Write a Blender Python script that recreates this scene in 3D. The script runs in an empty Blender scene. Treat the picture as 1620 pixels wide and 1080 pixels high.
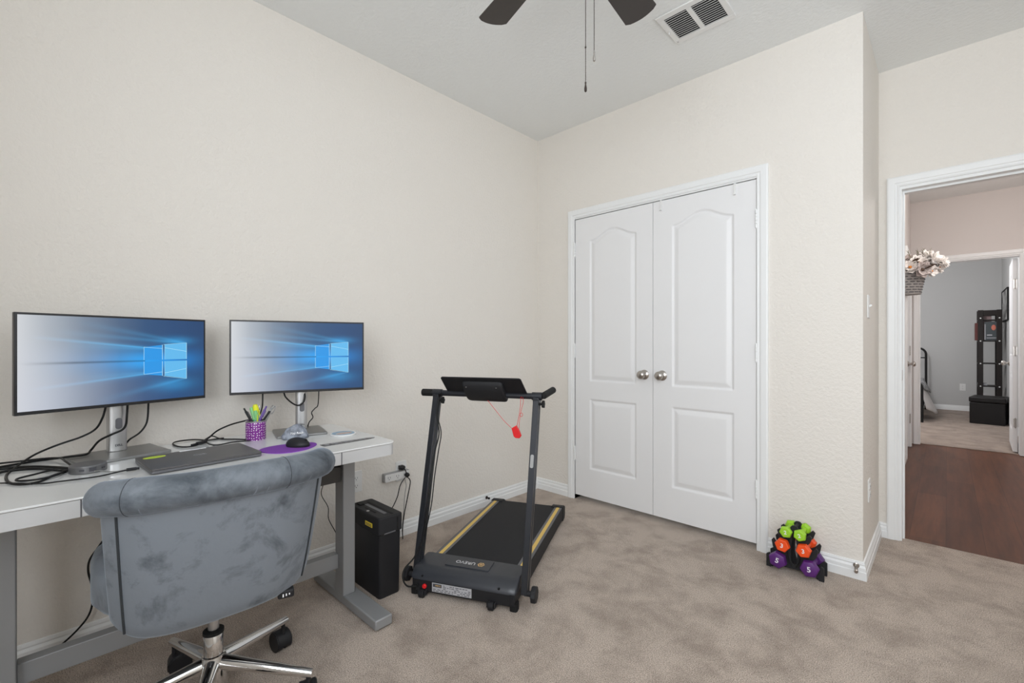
import bpy, bmesh, math, random
import numpy as np
from mathutils import Vector, Matrix, Euler

PI = math.pi
R = math.radians
scene = bpy.context.scene
C = scene.collection
random.seed(4)

# ------------------------------------------------------------------ camera
CAM = Vector((2.347, -2.764, 1.137))
YAW = R(43.56)
FPX = 723.0
cam_d = bpy.data.cameras.new('camera')
cam_d.sensor_width = 36.0
cam_d.lens = FPX / 1620 * 36
cam_d.shift_y = 3.7 / 1620
cam_d.clip_start = 0.02
cam = bpy.data.objects.new('camera', cam_d)
C.objects.link(cam)
cam.location = CAM
cam.rotation_euler = (PI / 2, 0, YAW)
scene.camera = cam

# survey helpers: a sight line from the tripod meets a known real plane (floor, desk, wall)
_F = Vector((-math.sin(YAW), math.cos(YAW), 0))
_R = Vector((math.cos(YAW), math.sin(YAW), 0))
def _ray(x, y): return _F + _R * ((x - 810) / FPX) - Vector((0, 0, 1)) * ((y - 543.7) / FPX)
def pz(x, y, z=0.0): d = _ray(x, y); return CAM + d * ((z - CAM.z) / d.z)
def px(x, y, X=0.0): d = _ray(x, y); return CAM + d * ((X - CAM.x) / d.x)

# ------------------------------------------------------------------ world, exposure
scene.view_settings.view_transform = 'Standard'
scene.view_settings.look = 'None'
scene.view_settings.gamma = 1.0
scene.view_settings.use_curve_mapping = False
scene.view_settings.exposure = 0.0
scene.cycles.diffuse_bounces = 8
scene.cycles.max_bounces = 14
world = bpy.data.worlds.new('sky')
scene.world = world
world.use_nodes = True
wn = world.node_tree
wn.nodes['Background'].inputs[0].default_value = (0.75, 0.87, 1.0, 1)
wn.nodes['Background'].inputs[1].default_value = 1.2

# ------------------------------------------------------------------ large lights: daylight behind the camera, added fill from the right
def area(name, loc, rot, sx, sy, power, col):
    d = bpy.data.lights.new(name, 'AREA')
    d.shape = 'RECTANGLE'; d.size = sx; d.size_y = sy; d.energy = power; d.color = col
    o = bpy.data.objects.new(name, d); C.objects.link(o)
    o.location = loc; o.rotation_euler = rot
    return o
H = 2.74
# window 1 in the wall behind the camera; window 2 in the right wall, unseen and added for fill
area('daylight_front', (2.55, -3.52, 1.75), (R(90), 0, 0), 1.6, 1.5, 60, (0.93, 0.965, 1.0))
area('daylight_right', (3.72, -1.55, 1.80), (R(90), 0, R(90)), 1.8, 1.2, 13, (0.95, 0.97, 1.0))
def globe(name, loc, r, power, col):
    d = bpy.data.lights.new(name, 'POINT'); d.shadow_soft_size = r; d.energy = power; d.color = col
    o = bpy.data.objects.new(name, d); C.objects.link(o); o.location = loc; return o
globe('hall_lamp_light', (3.0, 2.3, 2.35), 0.14, 30, (1.0, 0.95, 0.92))  # unseen ceiling light, added to brighten the hall
globe('bedroom_lamp_light', (1.5, 5.4, 2.2), 0.25, 82, (0.99, 0.98, 1.0))  # added light with no visible fixture, lifts the far bedroom

# ------------------------------------------------------------------ mesh helpers
class MB:
    def __init__(s): s.v = []; s.f = []
    def add(s, vs, fs):
        b = len(s.v); s.v += [tuple(p) for p in vs]; s.f += [tuple(b + i for i in f) for f in fs]; return s
    def box(s, c, d, rot=None, taper=1.0):
        x, y, z = d[0] / 2, d[1] / 2, d[2] / 2
        vs = [Vector((i * x * (taper if k > 0 else 1), j * y * (taper if k > 0 else 1), k * z)) for k in (-1, 1) for j in (-1, 1) for i in (-1, 1)]
        if rot is not None:
            m = rot if isinstance(rot, Matrix) else Euler(rot).to_matrix()
            vs = [m @ p for p in vs]
        c = Vector(c)
        return s.add([p + c for p in vs], [(0, 2, 3, 1), (4, 5, 7, 6), (0, 1, 5, 4), (2, 6, 7, 3), (0, 4, 6, 2), (1, 3, 7, 5)])
    def bb(s, x0, x1, y0, y1, z0, z1):
        return s.box(((x0 + x1) / 2, (y0 + y1) / 2, (z0 + z1) / 2), (x1 - x0, y1 - y0, z1 - z0))
    def ring_loft(s, rings, cap=True, closed=True):
        n = len(rings[0]); vs = [p for r in rings for p in r]; fs = []
        for i in range(len(rings) - 1):
            for j in range(n if closed else n - 1):
                a = i * n + j; b = i * n + (j + 1) % n
                fs.append((a, b, b + n, a + n))
        if cap:
            fs.append(tuple(range(n))[::-1]); fs.append(tuple(range((len(rings) - 1) * n, len(rings) * n)))
        return s.add(vs, fs)
    def cyl(s, p0, p1, r0, r1=None, n=20, cap=True):
        r1 = r0 if r1 is None else r1
        p0, p1 = Vector(p0), Vector(p1); d = (p1 - p0).normalized()
        a = d.orthogonal().normalized(); b = d.cross(a)
        rr = lambda p, r: [p + a * math.cos(2 * PI * k / n) * r + b * math.sin(2 * PI * k / n) * r for k in range(n)]
        return s.ring_loft([rr(p0, r0), rr(p1, r1)], cap)
    def lathe(s, prof, c=(0, 0, 0), axis=(0, 0, 1), n=28):
        c = Vector(c); d = Vector(axis).normalized(); a = d.orthogonal().normalized(); b = d.cross(a)
        rings = [[c + d * h + (a * math.cos(2 * PI * k / n) + b * math.sin(2 * PI * k / n)) * max(r, 1e-5) for k in range(n)] for r, h in prof]
        return s.ring_loft(rings, True)
    def tube(s, pts, r, n=8, cap=True, scale=None):
        pts = [Vector(p) for p in pts]; rings = []
        t = (pts[1] - pts[0]).normalized(); a = t.orthogonal().normalized()
        for i, p in enumerate(pts):
            t = (pts[min(i + 1, len(pts) - 1)] - pts[max(i - 1, 0)]).normalized()
            a = (a - t * a.dot(t)).normalized(); b = t.cross(a)
            q = r * (scale[i] if scale else 1)
            rings.append([p + a * math.cos(2 * PI * k / n) * q + b * math.sin(2 * PI * k / n) * q for k in range(n)])
        return s.ring_loft(rings, cap)
    def prism(s, poly, z0, z1, m=None):
        m = m or Matrix.Identity(4)
        n = len(poly)
        vs = [m @ Vector((x, y, z0)) for x, y in poly] + [m @ Vector((x, y, z1)) for x, y in poly]
        return s.add(vs, [tuple(range(n))[::-1], tuple(range(n, 2 * n))] + [(i, (i + 1) % n, (i + 1) % n + n, i + n) for i in range(n)])
    def ellipsoid(s, c, r, nu=20, nv=12, fn=None, rot=None):
        c = Vector(c); rings = []
        for i in range(nv + 1):
            ph = -PI / 2 + PI * i / nv; ring = []
            for j in range(nu):
                th = 2 * PI * j / nu
                p = Vector((math.cos(ph) * math.cos(th), math.cos(ph) * math.sin(th), math.sin(ph)))
                if i in (0, nv): p = Vector((1e-4 * math.cos(th), 1e-4 * math.sin(th), math.sin(ph)))
                if fn: p = fn(p)
                p = Vector((p.x * r[0], p.y * r[1], p.z * r[2]))
                if rot is not None: p = rot @ p
                ring.append(c + p)
            rings.append(ring)
        return s.ring_loft(rings, True)
    def build(s, name, mat, parent=None, bevel=0, seg=2, smooth=True, ang=35, mods=None):
        me = bpy.data.meshes.new(name); me.from_pydata(s.v, [], s.f)
        bm = bmesh.new(); bm.from_mesh(me); bmesh.ops.recalc_face_normals(bm, faces=bm.faces); bm.to_mesh(me); bm.free()
        if smooth:
            me.polygons.foreach_set('use_smooth', [True] * len(me.polygons)); me.set_sharp_from_angle(angle=R(ang))
        me.materials.append(mat)
        o = bpy.data.objects.new(name, me); C.objects.link(o)
        if parent: o.parent = parent
        if bevel:
            b = o.modifiers.new('bevel', 'BEVEL'); b.width = bevel; b.segments = seg; b.limit_method = 'ANGLE'; b.angle_limit = R(40)
            b.harden_normals = False
        return o

def smooth_path(pts, k=8):
    P = [Vector(p) for p in pts]; P = [P[0] * 2 - P[1]] + P + [P[-1] * 2 - P[-2]]; out = []
    for i in range(1, len(P) - 2):
        for j in range(k):
            t = j / k; a, b, c, d = P[i - 1:i + 3]
            out.append(0.5 * ((2 * b) + (c - a) * t + (2 * a - 5 * b + 4 * c - d) * t * t + (3 * b - a - 3 * c + d) * t ** 3))
    out.append(P[-2]); return out

def rounded(w, h, r, n=5, cx=0, cy=0):
    out = []
    for sx, sy, a0 in ((1, 1, 0), (-1, 1, 90), (-1, -1, 180), (1, -1, 270)):
        for k in range(n + 1):
            a = R(a0 + 90 * k / n); out.append((cx + sx * (w / 2 - r) + r * math.cos(a), cy + sy * (h / 2 - r) + r * math.sin(a)))
    return out

def thing(name, label, cat, loc=(0, 0, 0), rz=0, group=None, kind=None):
    o = bpy.data.objects.new(name, None); C.objects.link(o); o.empty_display_size = 0.05
    o.location = loc; o.rotation_euler = (0, 0, rz)
    return tag(o, label, cat, group, kind)
def tag(o, label=None, cat=None, group=None, kind=None):
    if label: o['label'] = label
    if cat: o['category'] = cat
    if group: o['group'] = group
    if kind: o['kind'] = kind
    return o
def struct(o, label=None):
    o['kind'] = 'structure'
    if label: o['label'] = label
    return o
def text(name, body, size, mat, parent, m, depth=0.0004, align='CENTER', shear=0, bold=0):
    cu = bpy.data.curves.new(name, 'FONT'); cu.body = body; cu.size = size; cu.extrude = depth; cu.align_x = align; cu.align_y = 'CENTER'
    cu.shear = shear; cu.offset = bold; cu.resolution_u = 3
    t = bpy.data.objects.new(name + '_c', cu); C.objects.link(t)
    bpy.context.view_layer.update()
    me = bpy.data.meshes.new_from_object(t.evaluated_get(bpy.context.evaluated_depsgraph_get()))
    bpy.data.objects.remove(t); me.materials.clear(); me.materials.append(mat); me.transform(m)
    o = bpy.data.objects.new(name, me); C.objects.link(o); o.parent = parent
    return o
def frame(origin, xdir, ydir):
    x = Vector(xdir).normalized(); y = Vector(ydir).normalized(); y = (y - x * y.dot(x)).normalized(); z = x.cross(y)
    m = Matrix((x, y, z)).transposed().to_4x4(); m.translation = Vector(origin); return m

# ------------------------------------------------------------------ materials
def srgb(r, g, b):
    f = lambda c: (c / 255 / 12.92) if c / 255 <= 0.04045 else ((c / 255 + 0.055) / 1.055) ** 2.4
    return (f(r), f(g), f(b), 1)
def mat(name, col, rough=0.5, metal=0.0, spec=0.5, emis=None, es=1.0, coat=0, sheen=0):
    m = bpy.data.materials.new(name); m.use_nodes = True
    b = m.node_tree.nodes['Principled BSDF']
    b.inputs['Base Color'].default_value = col; b.inputs['Roughness'].default_value = rough; b.inputs['Metallic'].default_value = metal
    b.inputs['Specular IOR Level'].default_value = spec; b.inputs['Coat Weight'].default_value = coat
    if sheen:
        b.inputs['Sheen Weight'].default_value = sheen; b.inputs['Sheen Roughness'].default_value = 0.35
    if emis:
        b.inputs['Emission Color'].default_value = emis; b.inputs['Emission Strength'].default_value = es
    return m
def nn(m, t, **kw):
    n = m.node_tree.nodes.new(t)
    for k, v in kw.items():
        if k in n.inputs: n.inputs[k].default_value = v
        else: setattr(n, k, v)
    return n
def link(m, a, b): m.node_tree.links.new(a, b)
def bump(m, scale, strength, dist=0.002, detail=3, coord='Object', rough=0.6):
    b = m.node_tree.nodes['Principled BSDF']; tc = nn(m, 'ShaderNodeTexCoord')
    n = nn(m, 'ShaderNodeTexNoise', Scale=scale, Detail=detail, Roughness=rough); bp = nn(m, 'ShaderNodeBump', Strength=strength, Distance=dist)
    link(m, tc.outputs[coord], n.inputs['Vector']); link(m, n.outputs['Fac'], bp.inputs['Height']); link(m, bp.outputs[0], b.inputs['Normal'])
    return n, tc, b
def mottled(m, c1, c2, scale, detail=4, lo=0.35, hi=0.65, tc=None):
    b = m.node_tree.nodes['Principled BSDF']; tc = tc or nn(m, 'ShaderNodeTexCoord')
    n = nn(m, 'ShaderNodeTexNoise', Scale=scale, Detail=detail); rp = nn(m, 'ShaderNodeValToRGB')
    rp.color_ramp.elements[0].position = lo; rp.color_ramp.elements[1].position = hi
    rp.color_ramp.elements[0].color = c1; rp.color_ramp.elements[1].color = c2
    link(m, tc.outputs['Object'], n.inputs['Vector']); link(m, n.outputs['Fac'], rp.inputs[0]); link(m, rp.outputs[0], b.inputs['Base Color'])
    return n, rp

M_wall = mat('cream_wall_paint', (0.75, 0.715, 0.665, 1), 0.75, spec=0.25); bump(M_wall, 62, 0.6, 0.006, 2)
M_ceil = mat('ceiling_paint', (0.81, 0.825, 0.82, 1), 0.85, spec=0.2); bump(M_ceil, 50, 0.6, 0.006, 3)
M_hallwall = mat('hall_wall_paint', (0.66, 0.62, 0.60, 1), 0.75, spec=0.25); bump(M_hallwall, 75, 0.2, 0.003, 2)
M_bedwall = mat('grey_bedroom_paint', (0.50, 0.50, 0.495, 1), 0.75, spec=0.25); bump(M_bedwall, 75, 0.2, 0.003, 2)
M_trim = mat('white_trim_paint', (0.80, 0.81, 0.81, 1), 0.38, spec=0.4)
M_door = mat('white_door_paint', (0.78, 0.78, 0.785, 1), 0.42, spec=0.4)
_tc = nn(M_door, 'ShaderNodeTexCoord'); _mp = nn(M_door, 'ShaderNodeMapping'); _mp.inputs['Scale'].default_value = (260, 260, 8)
_n = nn(M_door, 'ShaderNodeTexNoise', Scale=1.0, Detail=3); _b = nn(M_door, 'ShaderNodeBump', Strength=0.12, Distance=0.001)
link(M_door, _tc.outputs['Object'], _mp.inputs[0]); link(M_door, _mp.outputs[0], _n.inputs[0]); link(M_door, _n.outputs[0], _b.inputs['Height']); link(M_door, _b.outputs[0], M_door.node_tree.nodes['Principled BSDF'].inputs['Normal'])

def carpet(name, base, dark, light):
    m = mat(name, base, 0.95, spec=0.1); b = m.node_tree.nodes['Principled BSDF']; b.inputs['Sheen Weight'].default_value = 0.25
    tc = nn(m, 'ShaderNodeTexCoord')
    big = nn(m, 'ShaderNodeTexNoise', Scale=5.5, Detail=7, Roughness=0.68, Distortion=0.3)
    r1 = nn(m, 'ShaderNodeValToRGB'); r1.color_ramp.elements[0].position = 0.36; r1.color_ramp.elements[1].position = 0.58
    r1.color_ramp.elements[0].color = dark; r1.color_ramp.elements[1].color = light
    fine = nn(m, 'ShaderNodeTexNoise', Scale=270, Detail=4, Roughness=0.85)
    r2 = nn(m, 'ShaderNodeValToRGB'); r2.color_ramp.elements[0].position = 0.40; r2.color_ramp.elements[1].position = 0.58
    r2.color_ramp.elements[0].color = (0.26, 0.24, 0.22, 1); r2.color_ramp.elements[1].color = (1.22, 1.22, 1.22, 1)
    mx = nn(m, 'ShaderNodeMix', data_type='RGBA', blend_type='MULTIPLY'); mx.inputs[0].default_value = 1.0
    link(m, tc.outputs['Object'], big.inputs[0]); link(m, tc.outputs['Object'], fine.inputs[0])
    link(m, big.outputs[0], r1.inputs[0]); link(m, fine.outputs[0], r2.inputs[0])
    link(m, r1.outputs[0], mx.inputs[6]); link(m, r2.outputs[0], mx.inputs[7]); link(m, mx.outputs[2], b.inputs['Base Color'])
    bp = nn(m, 'ShaderNodeBump', Strength=0.6, Distance=0.008); link(m, fine.outputs[0], bp.inputs['Height']); link(m, bp.outputs[0], b.inputs['Normal'])
    return m
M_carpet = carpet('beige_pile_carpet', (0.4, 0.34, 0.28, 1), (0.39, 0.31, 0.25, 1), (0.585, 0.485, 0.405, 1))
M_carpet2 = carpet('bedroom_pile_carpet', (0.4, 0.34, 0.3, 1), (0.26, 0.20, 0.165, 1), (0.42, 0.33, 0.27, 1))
M_wood = mat('reddish_wood_planks', (0.2, 0.07, 0.04, 1), 0.36, spec=0.22)
_b = M_wood.node_tree.nodes['Principled BSDF']; _tc = nn(M_wood, 'ShaderNodeTexCoord'); _mp = nn(M_wood, 'ShaderNodeMapping'); _mp.inputs['Rotation'].default_value = (0, 0, PI / 2)
_mp.inputs['Location'].default_value = (0.3, 0.055, 0)
_br = nn(M_wood, 'ShaderNodeTexBrick', Scale=1.0); _br.inputs['Brick Width'].default_value = 1.1; _br.inputs['Row Height'].default_value = 0.16; _br.inputs['Mortar Size'].default_value = 0.0012
_br.inputs['Color1'].default_value = (0.105, 0.041, 0.021, 1); _br.inputs['Color2'].default_value = (0.150, 0.060, 0.030, 1); _br.inputs['Mortar'].default_value = (0.05, 0.02, 0.012, 1)
_m2 = nn(M_wood, 'ShaderNodeMapping'); _m2.inputs['Scale'].default_value = (22, 1.6, 1)
_n = nn(M_wood, 'ShaderNodeTexNoise', Scale=1.0, Detail=6, Roughness=0.65); _r = nn(M_wood, 'ShaderNodeValToRGB'); _r.color_ramp.elements[0].position = 0.3; _r.color_ramp.elements[1].position = 0.7
_r.color_ramp.elements[0].color = (0.62, 0.62, 0.66, 1); _r.color_ramp.elements[1].color = (1.25, 1.2, 1.15, 1)
_mx = nn(M_wood, 'ShaderNodeMix', data_type='RGBA', blend_type='MULTIPLY'); _mx.inputs[0].default_value = 1.0
link(M_wood, _tc.outputs['Object'], _mp.inputs[0]); link(M_wood, _mp.outputs[0], _br.inputs[0]); link(M_wood, _tc.outputs['Object'], _m2.inputs[0]); link(M_wood, _m2.outputs[0], _n.inputs[0])
link(M_wood, _n.outputs[0], _r.inputs[0]); link(M_wood, _br.outputs[0], _mx.inputs[6]); link(M_wood, _r.outputs[0], _mx.inputs[7]); link(M_wood, _mx.outputs[2], _b.inputs['Base Color'])

M_nickel = mat('satin_nickel', (0.48, 0.45, 0.42, 1), 0.28, 1.0)
M_chrome = mat('polished_chrome', (0.72, 0.72, 0.72, 1), 0.08, 1.0)
M_alu = mat('brushed_aluminium', (0.55, 0.55, 0.55, 1), 0.35, 0.9)
M_base = mat('monitor_stand_grey', (0.30, 0.30, 0.295, 1), 0.35, 0.7)
M_desktop = mat('white_glass_desktop', (0.72, 0.73, 0.73, 1), 0.06, spec=0.6, coat=0.3)
M_deskframe = mat('grey_powder_coat', (0.29, 0.295, 0.30, 1), 0.45, 0.25)
M_deskapron = mat('light_grey_drawer_metal', (0.56, 0.565, 0.57, 1), 0.45, 0.15)
M_black = mat('black_plastic', (0.018, 0.018, 0.02, 1), 0.42, spec=0.25)
M_blacksoft = mat('matte_black_plastic', (0.022, 0.022, 0.024, 1), 0.6, spec=0.25)
M_bezel = mat('black_bezel', (0.012, 0.012, 0.014, 1), 0.35)
M_rubber = mat('black_rubber', (0.012, 0.012, 0.012, 1), 0.7, spec=0.25)
M_cable = mat('black_cable_sheath', (0.010, 0.010, 0.010, 1), 0.45, spec=0.25)
M_greycable = mat('grey_cable_sheath', (0.25, 0.25, 0.24, 1), 0.5)
M_dkbox = mat('dark_grey_box_metal', (0.055, 0.052, 0.05, 1), 0.5, 0.2)
M_tread = mat('treadmill_dark_metal', (0.028, 0.030, 0.036, 1), 0.33, 0.35)
M_hood = mat('treadmill_hood_plastic', (0.035, 0.038, 0.046, 1), 0.36); bump(M_hood, 500, 0.06, 0.0005)
M_belt = mat('treadmill_belt', (0.022, 0.022, 0.024, 1), 0.75, spec=0.25); bump(M_belt, 700, 0.3, 0.001)
M_railgrey = mat('side_rail_grey', (0.12, 0.12, 0.13, 1), 0.5)
M_yellow = mat('yellow_stripe', (0.72, 0.50, 0.13, 1), 0.55)
M_white = mat('white_plastic', (0.75, 0.75, 0.74, 1), 0.4)
M_paper = mat('silver_label', (0.45, 0.45, 0.47, 1), 0.5)
M_ink = mat('dark_ink', (0.06, 0.06, 0.07, 1), 0.6)
M_gold = mat('gold_ink', (0.75, 0.48, 0.18, 1), 0.4)
M_whiteink = mat('white_ink', (0.8, 0.8, 0.82, 1), 0.5)
M_greyink = mat('grey_ink', (0.36, 0.36, 0.38, 1), 0.5)
M_red = mat('red_plastic', (0.72, 0.012, 0.015, 1), 0.45)
M_green = mat('lime_green_vinyl', (0.33, 0.62, 0.03, 1), 0.42)
M_orange = mat('orange_vinyl', (0.86, 0.085, 0.012, 1), 0.42)
M_purple = mat('purple_vinyl', (0.095, 0.018, 0.16, 1), 0.45)
M_blade = mat('dark_walnut_blade', (0.042, 0.034, 0.030, 1), 0.5); bump(M_blade, 40, 0.05, 0.001)
M_bronze = mat('oiled_bronze', (0.06, 0.045, 0.04, 1), 0.35, 0.8)
M_vent = mat('white_vent_enamel', (0.78, 0.78, 0.77, 1), 0.4)
M_dark = mat('duct_interior', (0.03, 0.03, 0.03, 1), 0.9)
M_lid = mat('laptop_grey_metal', (0.12, 0.115, 0.115, 1), 0.38, 0.4)
M_lidside = mat('laptop_side', (0.16, 0.16, 0.17, 1), 0.4, 0.5)
M_sticker = mat('lime_sticker', (0.62, 0.78, 0.05, 1), 0.5)
M_pad = mat('purple_mouse_pad', (0.20, 0.045, 0.36, 1), 0.75)
M_rock = mat('grey_rock', (0.2, 0.22, 0.25, 1), 0.7)
_n, _tc, _b = bump(M_rock, 70, 0.5, 0.004, 4); mottled(M_rock, (0.11, 0.12, 0.145, 1), (0.34, 0.37, 0.43, 1), 45, 5, tc=_tc)
M_leather = mat('black_faux_leather', (0.012, 0.011, 0.011, 1), 0.42, spec=0.25)
M_espresso = mat('espresso_wood', (0.014, 0.010, 0.009, 1), 0.42, spec=0.25)
M_linen = mat('white_bed_linen', (0.62, 0.60, 0.59, 1), 0.9)
M_throw = mat('grey_patterned_blanket', (0.3, 0.3, 0.3, 1), 0.9); mottled(M_throw, (0.04, 0.04, 0.045, 1), (0.5, 0.5, 0.5, 1), 26, 3)
M_glass = mat('window_glass', (0.9, 0.95, 0.97, 1), 0.02); M_glass.node_tree.nodes['Principled BSDF'].inputs['Transmission Weight'].default_value = 1.0

# velvet: blue grey, with the brushed marks of real velvet
M_velvet = mat('blue_grey_velvet', (0.2, 0.23, 0.26, 1), 0.55, spec=0.3, sheen=0.35)
_b = M_velvet.node_tree.nodes['Principled BSDF']; _tc = nn(M_velvet, 'ShaderNodeTexCoord')
_b.inputs['Sheen Tint'].default_value = (0.75, 0.86, 1.0, 1)
_n1 = nn(M_velvet, 'ShaderNodeTexNoise', Scale=6.5, Detail=7, Roughness=0.66, Distortion=0.35)
_r1 = nn(M_velvet, 'ShaderNodeValToRGB'); _r1.color_ramp.elements[0].position = 0.24; _r1.color_ramp.elements[1].position = 0.45
_r1.color_ramp.elements[0].color = (0.045, 0.055, 0.067, 1); _r1.color_ramp.elements[1].color = (0.195, 0.218, 0.248, 1)
link(M_velvet, _tc.outputs['Object'], _n1.inputs[0]); link(M_velvet, _n1.outputs[0], _r1.inputs[0]); link(M_velvet, _r1.outputs[0], _b.inputs['Base Color'])
_n2 = nn(M_velvet, 'ShaderNodeTexNoise', Scale=14, Detail=4); _bp = nn(M_velvet, 'ShaderNodeBump', Strength=0.25, Distance=0.01)
link(M_velvet, _tc.outputs['Object'], _n2.inputs[0]); link(M_velvet, _n2.outputs[0], _bp.inputs['Height']); link(M_velvet, _bp.outputs[0], _b.inputs['Normal'])

M_velvet2 = M_velvet.copy(); M_velvet2.name = 'ruffled_velvet'  # darker, more mottled and bumpier copy for the back roll
for n in M_velvet2.node_tree.nodes:
    if n.type == 'VALTORGB': n.color_ramp.elements[0].position = 0.34; n.color_ramp.elements[1].position = 0.60; n.color_ramp.elements[1].color = (0.165, 0.185, 0.21, 1)
    if n.type == 'BUMP': n.inputs['Strength'].default_value = 0.5
# purple glitter with white polka dots
M_dots = mat('purple_polka_dot', (0.2, 0.02, 0.25, 1), 0.35)
_b = M_dots.node_tree.nodes['Principled BSDF']; _tc = nn(M_dots, 'ShaderNodeTexCoord')
_sx = nn(M_dots, 'ShaderNodeSeparateXYZ'); _at = nn(M_dots, 'ShaderNodeMath', operation='ARCTAN2'); _mu = nn(M_dots, 'ShaderNodeMath', operation='MULTIPLY'); _mu.inputs[1].default_value = 0.037
_cx = nn(M_dots, 'ShaderNodeCombineXYZ'); _vo = nn(M_dots, 'ShaderNodeTexVoronoi', Scale=105.0, voronoi_dimensions='2D'); _vo.inputs['Randomness'].default_value = 0.45
link(M_dots, _tc.outputs['Object'], _sx.inputs[0]); link(M_dots, _sx.outputs[1], _at.inputs[0]); link(M_dots, _sx.outputs[0], _at.inputs[1]); link(M_dots, _at.outputs[0], _mu.inputs[0]); link(M_dots, _mu.outputs[0], _cx.inputs[0]); link(M_dots, _sx.outputs[2], _cx.inputs[1])
_r = nn(M_dots, 'ShaderNodeValToRGB'); _r.color_ramp.elements[0].position = 0.19; _r.color_ramp.elements[1].position = 0.23
_r.color_ramp.elements[0].color = (0.85, 0.8, 0.85, 1); _r.color_ramp.elements[1].color = (0.20, 0.015, 0.25, 1)
link(M_dots, _cx.outputs[0], _vo.inputs[0]); link(M_dots, _vo.outputs['Distance'], _r.inputs[0]); link(M_dots, _r.outputs[0], _b.inputs['Base Color'])

# ------------------------------------------------------------------ room shell
def shell(name, m, *boxes, label=None):
    b = MB()
    for q in boxes: b.bb(*q)
    return struct(b.build(name, m, smooth=False), label)
RX = 3.6      # right wall of the office
FY = -3.4     # wall behind the camera
WX = 2.055    # outer corner of the closet wall
shell('floor', M_carpet, (0, RX, FY, 0, -0.1, 0), (WX, RX, 0, 0.757, -0.1, 0), (0.36, 1.6, 0, 0.6, -0.1, 0), label='beige cut-pile carpet of the office')
shell('floor_hall', M_wood, (1.9, 3.6, 0.757, 4.24, -0.1, -0.006), label='reddish brown wood plank floor of the hall')
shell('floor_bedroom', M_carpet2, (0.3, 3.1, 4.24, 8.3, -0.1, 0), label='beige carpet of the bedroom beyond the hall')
shell('wall_left', M_wall, (-0.12, 0, FY - 0.12, 0.12, 0, H), label='cream textured wall behind the desk')
shell('wall_back', M_wall, (0, 0.362, 0, 0.1, 0, H), (0.362, 1.588, 0, 0.1, 2.06, H), (1.588, WX, 0, 0.1, 0, H), label='cream wall holding the closet doors')
shell('wall_alcove', M_wall, (WX - 0.1, WX, 0.1, 0.70, 0, H), label='short side wall between closet corner and hall door')
shell('wall_closet', M_wall, (-0.1, WX - 0.1, 0.6, 0.7, 0, H), label='back wall inside the closet')
DX0, DX1, DZ = 2.15, 2.99, 2.035
shell('wall_entry', M_wall, (WX - 0.1, DX0, 0.70, 0.82, 0, H), (DX0, DX1, 0.70, 0.82, DZ, H), (DX1, RX, 0.70, 0.82, 0, H), label='cream wall around the open hall doorway')
shell('wall_right', M_wall, (RX, RX + 0.12, FY, -2.5, 0, H), (RX, RX + 0.12, -0.6, 0.82, 0, H), (RX, RX + 0.12, -2.5, -0.6, 0, 1.15), (RX, RX + 0.12, -2.5, -0.6, 2.4, H))
shell('wall_front', M_wall, (0, 1.7, FY - 0.12, FY, 0, H), (3.4, RX + 0.12, FY - 0.12, FY, 0, H), (1.7, 3.4, FY - 0.12, FY, 0, 0.95), (1.7, 3.4, FY - 0.12, FY, 2.55, H))
shell('ceiling', M_ceil, (-0.12, RX + 0.12, FY - 0.12, 0.76, H, H + 0.1), label='pale grey textured ceiling of the office')
shell('ceiling_hall', M_ceil, (1.8, 3.7, 0.76, 4.2, H, H + 0.1))
shell('ceiling_bedroom', M_ceil, (0.1, 3.2, 4.2, 8.3, H, H + 0.1))
HL = 2.05; FYH = 4.17
shell('wall_hall_left', M_hallwall, (HL - 0.12, HL, 0.82, 3.22, 0, H), (HL - 0.12, HL, 3.22, 3.94, 2.04, H), (HL - 0.12, HL, 3.94, FYH, 0, H))
shell('wall_hall_right', M_hallwall, (3.5, 3.6, 0.82, FYH, 0, H))
BX0, BX1 = 2.125, 2.90
shell('wall_hall_far', M_hallwall, (HL - 0.12, BX0, FYH, FYH + 0.12, 0, H), (BX0, BX1, FYH, FYH + 0.12, 2.045, H), (BX1, 3.6, FYH, FYH + 0.12, 0, H), label='hall wall around the far bedroom doorway')
shell('wall_bedroom_far', M_bedwall, (0.3, 3.1, 8.15, 8.27, 0, H), label='grey far wall of the bedroom')
shell('wall_bedroom_right', M_bedwall, (3.0, 3.1, FYH + 0.12, 8.15, 0, H), label='right wall of the bedroom')
shell('wall_bedroom_left', M_bedwall, (0.2, 0.3, FYH, 8.27, 0, H))
shell('wall_bedroom_near', M_bedwall, (0.3, HL - 0.12, FYH + 0.0, FYH + 0.12, 0, H))
# windows (unseen: one behind the camera, one added on the right for fill light)
def window(n, axis, a0, a1, z0, z1, pos):
    fr = thing('window_%d' % n, None, None, kind='structure')
    b = MB(); t = 0.05
    def bar(u0, u1, w0, w1):
        if axis == 'x': b.bb(u0, u1, pos - 0.03, pos + 0.03, w0, w1)
        else: b.bb(pos - 0.03, pos + 0.03, u0, u1, w0, w1)
    bar(a0, a0 + t, z0, z1); bar(a1 - t, a1, z0, z1); bar(a0 + t, a1 - t, z0, z0 + t); bar(a0 + t, a1 - t, z1 - t, z1); bar(a0 + t, a1 - t, (z0 + z1) / 2 - 0.02, (z0 + z1) / 2 + 0.02)
    b.build('window_frame', M_trim, fr, bevel=0.004)
window(1, 'x', 1.7, 3.4, 0.95, 2.55, FY - 0.07)
window(2, 'y', -2.5, -0.6, 1.15, 2.4, RX + 0.07)  # added window, frames the opening of the right-hand fill

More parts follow.
